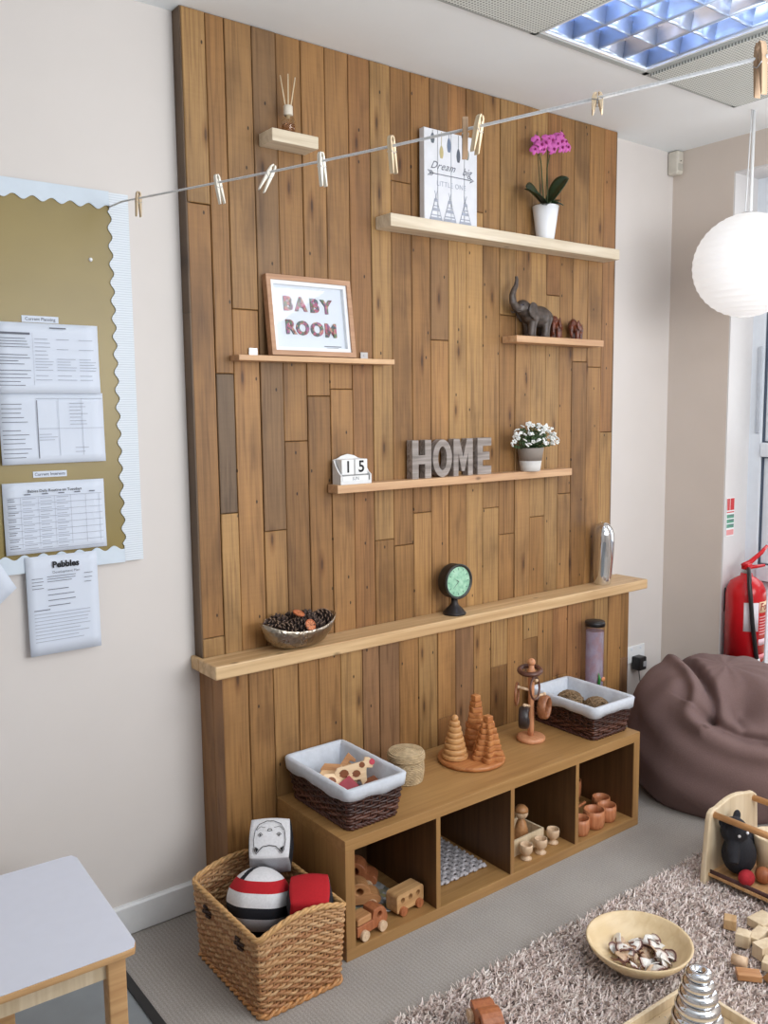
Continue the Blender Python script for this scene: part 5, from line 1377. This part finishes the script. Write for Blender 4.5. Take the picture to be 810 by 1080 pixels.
# ------------------------------------------------------------------ low table at the left
t = thing('low_table', 'low white topped childrens table with beech edging and legs at the lower left', 'table', (-.85, -.505, 0), -.045)
tw_, td = .325, .268
rr2 = [p for p, m in rrect(tw_, td, .022, 96)]
MB().prism(rr2, .440, .458, lambda a, b, d: (a, b, d), True).build('beech_edge', M['beech'], t, bevel=.002)
MB().prism([p for p, m in rrect(tw_ - .0008, td - .0008, .0215, 96)], .458, .4602, lambda a, b, d: (a, b, d), True).build('laminate_top', plain('lavender_laminate', (220, 224, 238), .35, var=.01), t)
for s in (1, -1):
    MB().box(-tw_ + .03, tw_ - .03, s * (td - .045) - .010, s * (td - .045) + .010, .385, .440).build('long_rail', M['birch'], t)
    MB().box(s * (tw_ - .05) - .010, s * (tw_ - .05) + .010, -td + .045, td - .045, .385, .440).build('short_rail', M['birch'], t)
    for q in (1, -1):
        MB().rbox(s * (tw_ - .048 - (.17 if q > 0 else 0)) - .022, s * (tw_ - .048 - (.17 if q > 0 else 0)) + .022, q * (td - .043) - .022, q * (td - .043) + .022, 0.0005, .440, .004).build('leg', wood('beech_leg', (190, 140, 90), (212, 166, 114), 'z', 1.3, .4, 0, .03) if False else M['beech'], t)

# ------------------------------------------------------------------ beanbag
t = thing('beanbag', 'large brown fabric beanbag slumped in the corner beside the cubby unit', 'beanbag', (2.235, -.610, 0))
def bag(u, v):
    a = 2 * PI * u; f = v
    # profile: flat foot, wide waist, soft shoulder, dimpled crown
    prof = [(0, .0), (.29, .0), (.345, .012), (.395, .10), (.412, .21), (.405, .32), (.380, .42), (.325, .505), (.235, .560), (.12, .580), (0, .582)]
    s = f * (len(prof) - 1); i = min(int(s), len(prof) - 2); q = s - i
    def cr(k):
        p0, p1, p2, p3 = [prof[max(0, min(len(prof) - 1, i + d))][k] for d in (-1, 0, 1, 2)]
        return .5 * ((2 * p1) + (-p0 + p2) * q + (2 * p0 - 5 * p1 + 4 * p2 - p3) * q * q + (-p0 + 3 * p1 - 3 * p2 + p3) * q ** 3)
    r, z = max(0, cr(0)), max(.0, cr(1))
    k = 1 + (.012 * sin(5 * a + 32 * z) + .008 * sin(9 * a - 12 * z)) * min(1, r / .25)
    x, y = r * cos(a) * k, r * sin(a) * k
    nx, ny, nz_ = x, y, (z - .25) * 1.25
    nl = math.sqrt(nx * nx + ny * ny + nz_ * nz_) + 1e-9; nx, ny, nz_ = nx / nl, ny / nl, nz_ / nl
    e = x * .79 - y * .61; d = -(x * .61 + y * .79)           # e: to the right, d: toward the middle of the room
    w = .906 * (z - .3) - .42 * d; e += .085
    up_ = max(0, min(1, (z - .12) / .2)) * max(0, min(1, (d + .38) / .2))
    def seg(pts, sg):                                         # signed distance falloff from a fold line
        best = (9, 0)
        for (p0, p1) in zip(pts, pts[1:]):
            vx, vy = p1[0] - p0[0], p1[1] - p0[1]; L2 = vx * vx + vy * vy
            t_ = max(0, min(1, ((e - p0[0]) * vx + (w - p0[1]) * vy) / L2))
            qx, qy = e - p0[0] - t_ * vx, w - p0[1] - t_ * vy
            dd = math.hypot(qx, qy); sd = (vx * qy - vy * qx)
            if dd < best[0]: best = (dd, sd)
        return best
    dA, sA = seg([(-.040, .36), (-.047, .30), (-.055, .21), (-.068, .11), (-.097, .015)], 1)
    dB, sB = seg([(-.12, .03), (-.06, -.035), (.01, -.072), (.10, -.095)], 1)
    h = 0
    h -= .125 * math.exp(-((e - .06) / .10) ** 2 - ((w - .075) / .105) ** 2)
    h -= .075 * math.exp(-(dA / .026) ** 2); h += .032 * math.exp(-((dA - .05) / .03) ** 2) * (1 if sA < 0 else .0)
    h -= .045 * math.exp(-(dB / .024) ** 2); h += .026 * math.exp(-((dB - .055) / .04) ** 2) * (1 if sB < 0 else 0)
    h -= .030 * math.exp(-((e - .03) / .02) ** 2 - ((w - .01) / .07) ** 2)
    h += .020 * math.exp(-((e + .05) / .03) ** 2 - ((w - .31) / .04) ** 2)
    h -= .020 * math.exp(-((e + .16 - .3 * (w - .1)) / .03) ** 2 - ((w - .16) / .12) ** 2)
    h += (.004 * sin(7 * a + 9 * f) + .003 * sin(13 * a - 15 * f)) * min(1, r / .2)
    h *= min(1, .25 + r / .12)
    h *= up_
    x, y, z2 = x + nx * h, y + ny * h, z + nz_ * h
    x = min(x, .395)
    return (x, y, max(0.0005, z2) if z > .02 else z + .0005)
MB().surf(bag, 220, 180, cu=True).build('cover', M['bean'], t, fix=True)

# ------------------------------------------------------------------ shaggy rug
RX0, RX1, RY0, RY1 = -.02, 1.92, -2.35, -.905
rug = thing('shaggy_rug', 'shaggy taupe rug lying on the grey carpet', 'rug', ((RX0 + RX1) / 2, (RY0 + RY1) / 2, 0))
rcx, rcy = (RX0 + RX1) / 2, (RY0 + RY1) / 2
MB().box(RX0 - rcx, RX1 - rcx, RY0 - rcy, RY1 - rcy, .0005, .010).build('backing', plain('rug_backing', (196, 180, 174), .95, var=.15, scale=60), rug)
rng = np.random.default_rng(5)
def pile(n, x0, x1, y0, y1):
    bx = rng.uniform(x0, x1, n); by = rng.uniform(y0, y1, n)
    az = rng.uniform(0, 2 * PI, n); ln = rng.uniform(.022, .036, n); le = rng.uniform(.35, 1.15, n)
    wd = rng.uniform(.0022, .0040, n)
    # nothing longer than the pile's own bend: three stations along each strand
    V = np.zeros((n, 6, 3)); up2 = np.array([0, 0, 1.0])
    for st_, (f, wf) in enumerate(((0, 1), (.55, 1.05), (1, .45))):
        ang = le * f
        px = bx + np.cos(az) * ln * f * np.sin(ang); py = by + np.sin(az) * ln * f * np.sin(ang); pz = .008 + ln * f * np.cos(ang * .9)
        sx_, sy_ = -np.sin(az + .8) * wd * wf, np.cos(az + .8) * wd * wf
        V[:, st_ * 2] = np.stack([px - sx_, py - sy_, pz], 1); V[:, st_ * 2 + 1] = np.stack([px + sx_, py + sy_, pz + .0008], 1)
    return V
Vs = np.concatenate([pile(52000, .25, RX1, -1.75, RY1), pile(9000, RX0, .25, -1.75, RY1), pile(9000, RX0, RX1, RY0, -1.75)])
n = len(Vs); V = Vs.reshape(-1, 3) - np.array([rcx, rcy, 0])
F = (np.arange(n)[:, None, None] * 6 + np.array([[0, 1, 3, 2], [2, 3, 5, 4]])[None]).reshape(-1, 4)
me = bpy.data.meshes.new('pile'); me.vertices.add(len(V)); me.vertices.foreach_set('co', V.astype(np.float32).ravel())
me.loops.add(F.size); me.loops.foreach_set('vertex_index', F.astype(np.int32).ravel()); me.polygons.add(len(F))
me.polygons.foreach_set('loop_start', (np.arange(len(F)) * 4).astype(np.int32)); me.polygons.foreach_set('loop_total', np.full(len(F), 4, np.int32)); me.update(calc_edges=True)
at = me.color_attributes.new('tint', 'FLOAT_COLOR', 'POINT')
bcol = np.array([lin((238, 226, 218)), lin((224, 208, 202)), lin((248, 240, 234)), lin((206, 186, 178)), lin((240, 226, 222))])
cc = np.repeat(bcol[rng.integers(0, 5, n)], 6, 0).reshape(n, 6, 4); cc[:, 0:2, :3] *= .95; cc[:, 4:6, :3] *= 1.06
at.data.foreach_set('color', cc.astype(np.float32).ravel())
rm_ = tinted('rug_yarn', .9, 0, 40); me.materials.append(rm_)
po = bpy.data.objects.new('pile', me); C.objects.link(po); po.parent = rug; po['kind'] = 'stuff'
RZ = .033

# shallow bowl of shells
t = thing('wooden_bowl', 'wide shallow pale wooden bowl of shells on the rug', 'bowl', (.872, -1.170, RZ - .002))
br = .158
MB().lathe([(.055, .0), (.075, .003), (.115, .022), (.145, .050), (br, .074), (br - .004, .0755), (br - .009, .073), (.136, .050), (.108, .027), (.07, .010), (0, .008)], 64).build('bowl_body', wood('bamboo', (216, 190, 146), (232, 210, 172), 'x', 1.0, .4, 0, .03), t)
def shell_mesh(ca, cb, cc_):
    mb = MB(); nu, nv = 14, 9
    def fn(u, v):
        a = -1.15 + 2.3 * u; r = v
        R = .030 * (1 - .10 * abs(a)) ; x = r * R * sin(a); y = r * R * cos(a) - .012
        return (x, y, .010 * (1 - (r * 1.05 - .15) ** 2) + .0012 * cos(9 * a) * r)
    for j in range(nv - 1):
        for i in range(nu - 1):
            vm = (j + .5) / (nv - 1); mb.c = lin(ca) if vm < .72 else (lin(cb) if vm < .86 else lin(cc_))
            P_ = [fn(i / (nu - 1), j / (nv - 1)), fn((i + 1) / (nu - 1), j / (nv - 1)), fn((i + 1) / (nu - 1), (j + 1) / (nv - 1)), fn(i / (nu - 1), (j + 1) / (nv - 1))]
            mb.add(P_, [(0, 1, 2, 3)], True)
    return mb
lus = tinted('shell_lustre', .35, .05, 90)
kinds = [shell_mesh((240, 237, 232), (208, 190, 180), (112, 74, 70)).build('shell', lus, solid=.0016), shell_mesh((206, 176, 146), (186, 148, 118), (116, 76, 60)).build('shell', lus, solid=.0016)]
used_ = [False, False]
rg = random.Random(31)
for k in range(46):
    kd = 1 if rg.random() < .33 else 0
    o = kinds[kd].copy() if used_[kd] else kinds[kd]
    if used_[kd]: C.objects.link(o)
    used_[kd] = True
    q = math.sqrt(rg.random()) * .086; a = rg.uniform(0, 2 * PI); lay = k / 46
    o.location = (.880 + q * cos(a), -1.178 + q * sin(a), RZ + .014 + .10 * q * q / .08 + .030 * lay * (1 - q / .12))
    o.rotation_euler = (rg.uniform(-.7, .7), rg.uniform(-.7, .7), rg.uniform(0, 6.28)); o.scale = [rg.uniform(1.0, 1.4)] * 3
    if rg.random() < .3: o.rotation_euler[0] += PI
    tag(o, ['white shell with a brown edge in the shallow wooden bowl', 'tan brown shell among the white ones in the shallow wooden bowl'][kd], 'shell', ['white shells in the wooden bowl', 'tan shells in the wooden bowl'][kd])

# wooden tray and chrome stacking rings
t = thing('wooden_tray', 'shallow pale wooden tray at the bottom edge under the chrome rings', 'tray', (.640, -1.555, RZ - .001), -.03)
MB().box(-.215, .215, -.215, .215, .0, .006).build('tray_floor', wood('tray_ply', (206, 182, 146), (222, 200, 166), 'x', 1, .5, 0, .03), t)
for s in (1, -1):
    MB().box(-.215, .215, s * .209 - .006, s * .209 + .006, .006, .036).build('tray_side', M['birch'], t, bevel=.002)
    MB().box(s * .209 - .006, s * .209 + .006, -.203, .203, .006, .036).build('tray_side', M['birch'], t, bevel=.002)
zc = RZ + .0055; px_, py_ = .715, -1.470
names = ['largest polished metal ring at the foot of the stack on the tray', 'second polished metal ring up from the tray', 'third polished metal ring up from the tray', 'fourth polished metal ring up from the tray', 'fifth polished metal ring, second from the top of the stack', 'smallest polished metal ring on top of the stack']
for k, (R, r) in enumerate(((.066, .0225), (.058, .0210), (.050, .0198), (.043, .0184), (.0355, .0168), (.0285, .0145))):
    zc += r * .86
    o = MB().torus((0, 0, 0), R - r * .55, r, n=56, m=18, flat=.9).build('metal_ring', M['chrome']); o.location = (px_ + .002 * (k % 2), py_, zc); zc += r * .86
    tag(o, names[k], 'ring', 'stacked metal rings')

# loose building blocks on the rug
def block(kind, lab, x, y, rz, dims, mat='beech', tilt=0, dz=0):
    mb = MB(); a, b_, h = dims
    if kind == 'box': mb.rbox(-a, a, -b_, b_, 0, 2 * h, .0025, 2)
    elif kind == 'cyl': mb.cyl((-a, 0, b_), (a, 0, b_), b_, n=28)
    elif kind == 'arch': mb.prism([(-a, 0), (-a * .5, 0)] + arc(0, 0, a * .5, PI, 0, 12)[1:-1] + [(a * .5, 0), (a, 0), (a, 2 * h), (-a, 2 * h)], -b_, b_)
    elif kind == 'tri': mb.prism([(-a, 0), (a, 0), (0, 2 * h)], -b_, b_)
    o = mb.build('building_block', M[mat], bevel=.001 if kind in ('arch', 'tri') else 0); o.location = (x, y, RZ + .002 + dz); o.rotation_euler = (tilt, 0, rz)
    tag(o, lab, 'building block', 'wooden building blocks on the rug')
block('box', 'small tan cube block lying farthest from the others, toward the cradle', 1.250, -1.245, .5, (.021, .019, .017), 'ledge')
block('box', 'pale cube block just left of the long bar block', 1.196, -1.322, .35, (.021, .021, .021), 'birch')
block('box', 'long pale bar block leaning between the cube and the slab', 1.262, -1.335, .1, (.045, .018, .012), 'birch', 0, .0)
block('box', 'pale flat slab block at the right edge of the picture', 1.340, -1.305, -.1, (.040, .030, .014), 'birch')
block('arch', 'pale arch block with a half round cutout', 1.205, -1.398, -.25, (.045, .020, .022), 'birch')
block('cyl', 'short pale cylinder block lying on its side', 1.090, -1.372, 1.9, (.022, .016, .016), 'toypale')
block('box', 'reddish brown flat block in front of the cylinder block', 1.058, -1.420, -.85, (.034, .020, .010), 'toyw')
block('box', 'pale green tinted square block right of the arch block', 1.150, -1.440, .3, (.024, .024, .014), 'birch')
block('tri', 'tan triangle block nearest the lower right edge', 1.095, -1.478, 1.2, (.030, .018, .020), 'beech')
block('box', 'tan block at the far right behind the arch block', 1.300, -1.390, .6, (.022, .022, .018), 'beech')

# wooden toy peeping in at the bottom edge
beetle('brown wooden toy car lying tipped up on the rug at the bottom edge', (.288, -1.110, RZ + .004), 1.15, M['toyred'], 1.0, -.50, wheels=True)

# ------------------------------------------------------------------ doll cradle of toys
cxo, cyo = 1.60, -1.03
t = thing('doll_cradle', 'pale wooden cradle with curved end boards and dowel rails at the right', 'cradle', (cxo, cyo, RZ - .010))
def end_board(y):
    top = [(.165, .225), (.160, .245), (.135, .262)] + [(.10 - .2 * i / 10, .262 + .022 * sin(PI * (i + 1) / 12)) for i in range(11)] + [(-.128, .268), (-.145, .256), (-.152, .235)]
    poly = [(-.175, 0), (.185, 0)] + top
    return MB().prism(poly, y - .010, y + .010)
end_board(0).build('end_board', M['birch'], t, bevel=.005, seg=3)
end_board(-.46).build('end_board', M['birch'], t, bevel=.005, seg=3)
dow = wood('dowel', (196, 142, 92), (220, 170, 118), 'y', 1.4, .4, 0, .04)
for x, z in ((-.122, .248), (.135, .238)): MB().cyl((x, -.45, z), (x, -.010, z), .0115, n=16).build('rail', dow, t)
MB().box(-.15, .155, -.45, -.010, .030, .040).build('base_board', M['beech'], t)
MB().surf(lambda u, v: (-.146 + .004 * sin(PI * u), -.445 + .43 * u, .04 + .014 * v), 6, 4).build('cloth_edge', plain('dark_cloth_edge', (90, 64, 64), .95, var=.2), t, solid=.004)
fz = RZ - .010 + .0405
pl_ = MB(); pl_.ball((0, 0, .072), (.062, .058, .072), 20, 14); pl_.ball((-.01, .015, .155), (.050, .047, .048), 18, 12); pl_.ball((.050, .015, .110), (.045, .042, .05), 16, 10); pl_.ball((-.045, .04, .19), (.018, .012, .02), 10, 8); pl_.ball((.030, .03, .195), (.018, .012, .02), 10, 8); pl_.tube([(-.04, .0, .12), (-.072, -.02, .10), (-.085, -.03, .075)], [.024, .022, .018], 10)
t2 = thing('plush_toy', 'black plush toy slumped inside the wooden cradle', 'soft toy', (1.532, -1.106, fz))
o = pl_.build('body', plain('black_plush', (30, 31, 38), .85, var=.3, scale=180, bmp=.35), t2); remesh(o, .004, 3)
for (x, y, z) in ((-.045, -.025, .160), (-.012, -.036, .166)): MB().ball((x, y, z), .0055, 10, 6).build('eye', M['potw'], t2)
o = MB().ball((0, 0, .027), (.030, .027, .027), 20, 14).build('soft_ball', plain('red_cloth', (176, 36, 48), .8, var=.15, scale=80, bmp=.25)); o.location = (1.478, -1.168, fz); tag(o, 'small red soft ball inside the wooden cradle', 'ball')
o = MB().ball((0, 0, .028), (.028, .028, .028), 20, 14).build('wooden_ball', M['toyred']); o.location = (1.538, -1.196, fz); tag(o, 'brown wooden ball beside the red ball in the cradle', 'ball')
o = MB().ball((0, 0, .026), (.036, .030, .026), 18, 12).build('soft_ball', plain('orange_cloth', (232, 142, 56), .8, var=.1, scale=80, bmp=.25)); o.location = (1.665, -1.215, fz + .10); o.location = (1.712, -1.085, fz); tag(o, 'orange soft ball behind the plush toy in the cradle', 'ball')
o = MB().lathe([(.040, 0), (.044, .004), (.062, .135), (.060, .140), (.054, .138), (.040, .012), (0, .010)], 36).build('wooden_tub', M['birch']); o.location = (1.628, -1.172, fz); tag(o, 'pale tapered wooden tub standing inside the wooden cradle', 'tub')
# ------------------------------------------------------------------ camera and light
cam = bpy.data.cameras.new('camera'); co = bpy.data.objects.new('camera', cam); C.objects.link(co)
cam.sensor_fit = 'VERTICAL'; cam.sensor_height = 36; cam.lens = 922.567 / 1080 * 36; cam.clip_start = .02
yaw, pitch, roll = .65342, -.11505, -.011298
fwd = Vector((sin(yaw) * cos(pitch), cos(yaw) * cos(pitch), sin(pitch))); right = Vector((cos(yaw), -sin(yaw), 0)); upv = right.cross(fwd)
r2_ = right * cos(roll) + upv * sin(roll); u2_ = -right * sin(roll) + upv * cos(roll)
mx = Matrix((r2_, u2_, -fwd)).transposed().to_4x4(); mx.translation = (-1.24663, -2.68577, 1.71017)
co.matrix_world = mx
bpy.context.scene.camera = co
sc_ = bpy.context.scene
w = bpy.data.worlds.new('daylight'); sc_.world = w; w.use_nodes = True
bg = w.node_tree.nodes['Background']; bg.inputs['Color'].default_value = (.90, .95, 1.0, 1); bg.inputs['Strength'].default_value = 1.0
def area(name, loc, target, size, power, col, sy=None):
    l = bpy.data.lights.new(name, 'AREA'); l.energy = power; l.color = col; l.shape = 'RECTANGLE'; l.size = size; l.size_y = sy or size
    o = bpy.data.objects.new(name, l); C.objects.link(o); o.location = loc
    o.rotation_euler = (Vector(target) - Vector(loc)).to_track_quat('-Z', 'Y').to_euler(); return o
area('door_daylight', (W + 1.3, -1.05, 1.7), (1.0, -1.3, .4), 1.5, 42, (.94, .97, 1.0), 2.4)
area('window_daylight', (1.4, -4.15, 2.1), (1.2, 0, .8), 2.4, 84, (.97, .985, 1.0), 1.2)
area('ceiling_fitting', (1.2, -2.5, 2.9), (1.2, -2.5, 0), 1.2, 26, (.97, .985, 1.0), 1.2)
area('ceiling_fill', (.3, -2.6, 1.9), (.8, -1.4, 3.0), 1.5, 34, (.92, .97, 1.0), 1.5)  # fill lamp added to lift the ceiling; no such fitting in the room
bl_ = bpy.data.lights.new('lantern_fill', 'POINT'); bl_.energy = .9; bl_.color = (1, .98, .95); bl_.shadow_soft_size = .06  # point light added inside the lantern to whiten its paper
bo = bpy.data.objects.new('lantern_fill', bl_); C.objects.link(bo); bo.location = (2.355, -.576, 2.33)
sc_.view_settings.view_transform = 'Standard'
sc_.view_settings.look = 'None'
sc_.view_settings.exposure = -0.38
sc_.cycles.max_bounces = 8
sc_.cycles.use_denoising = True
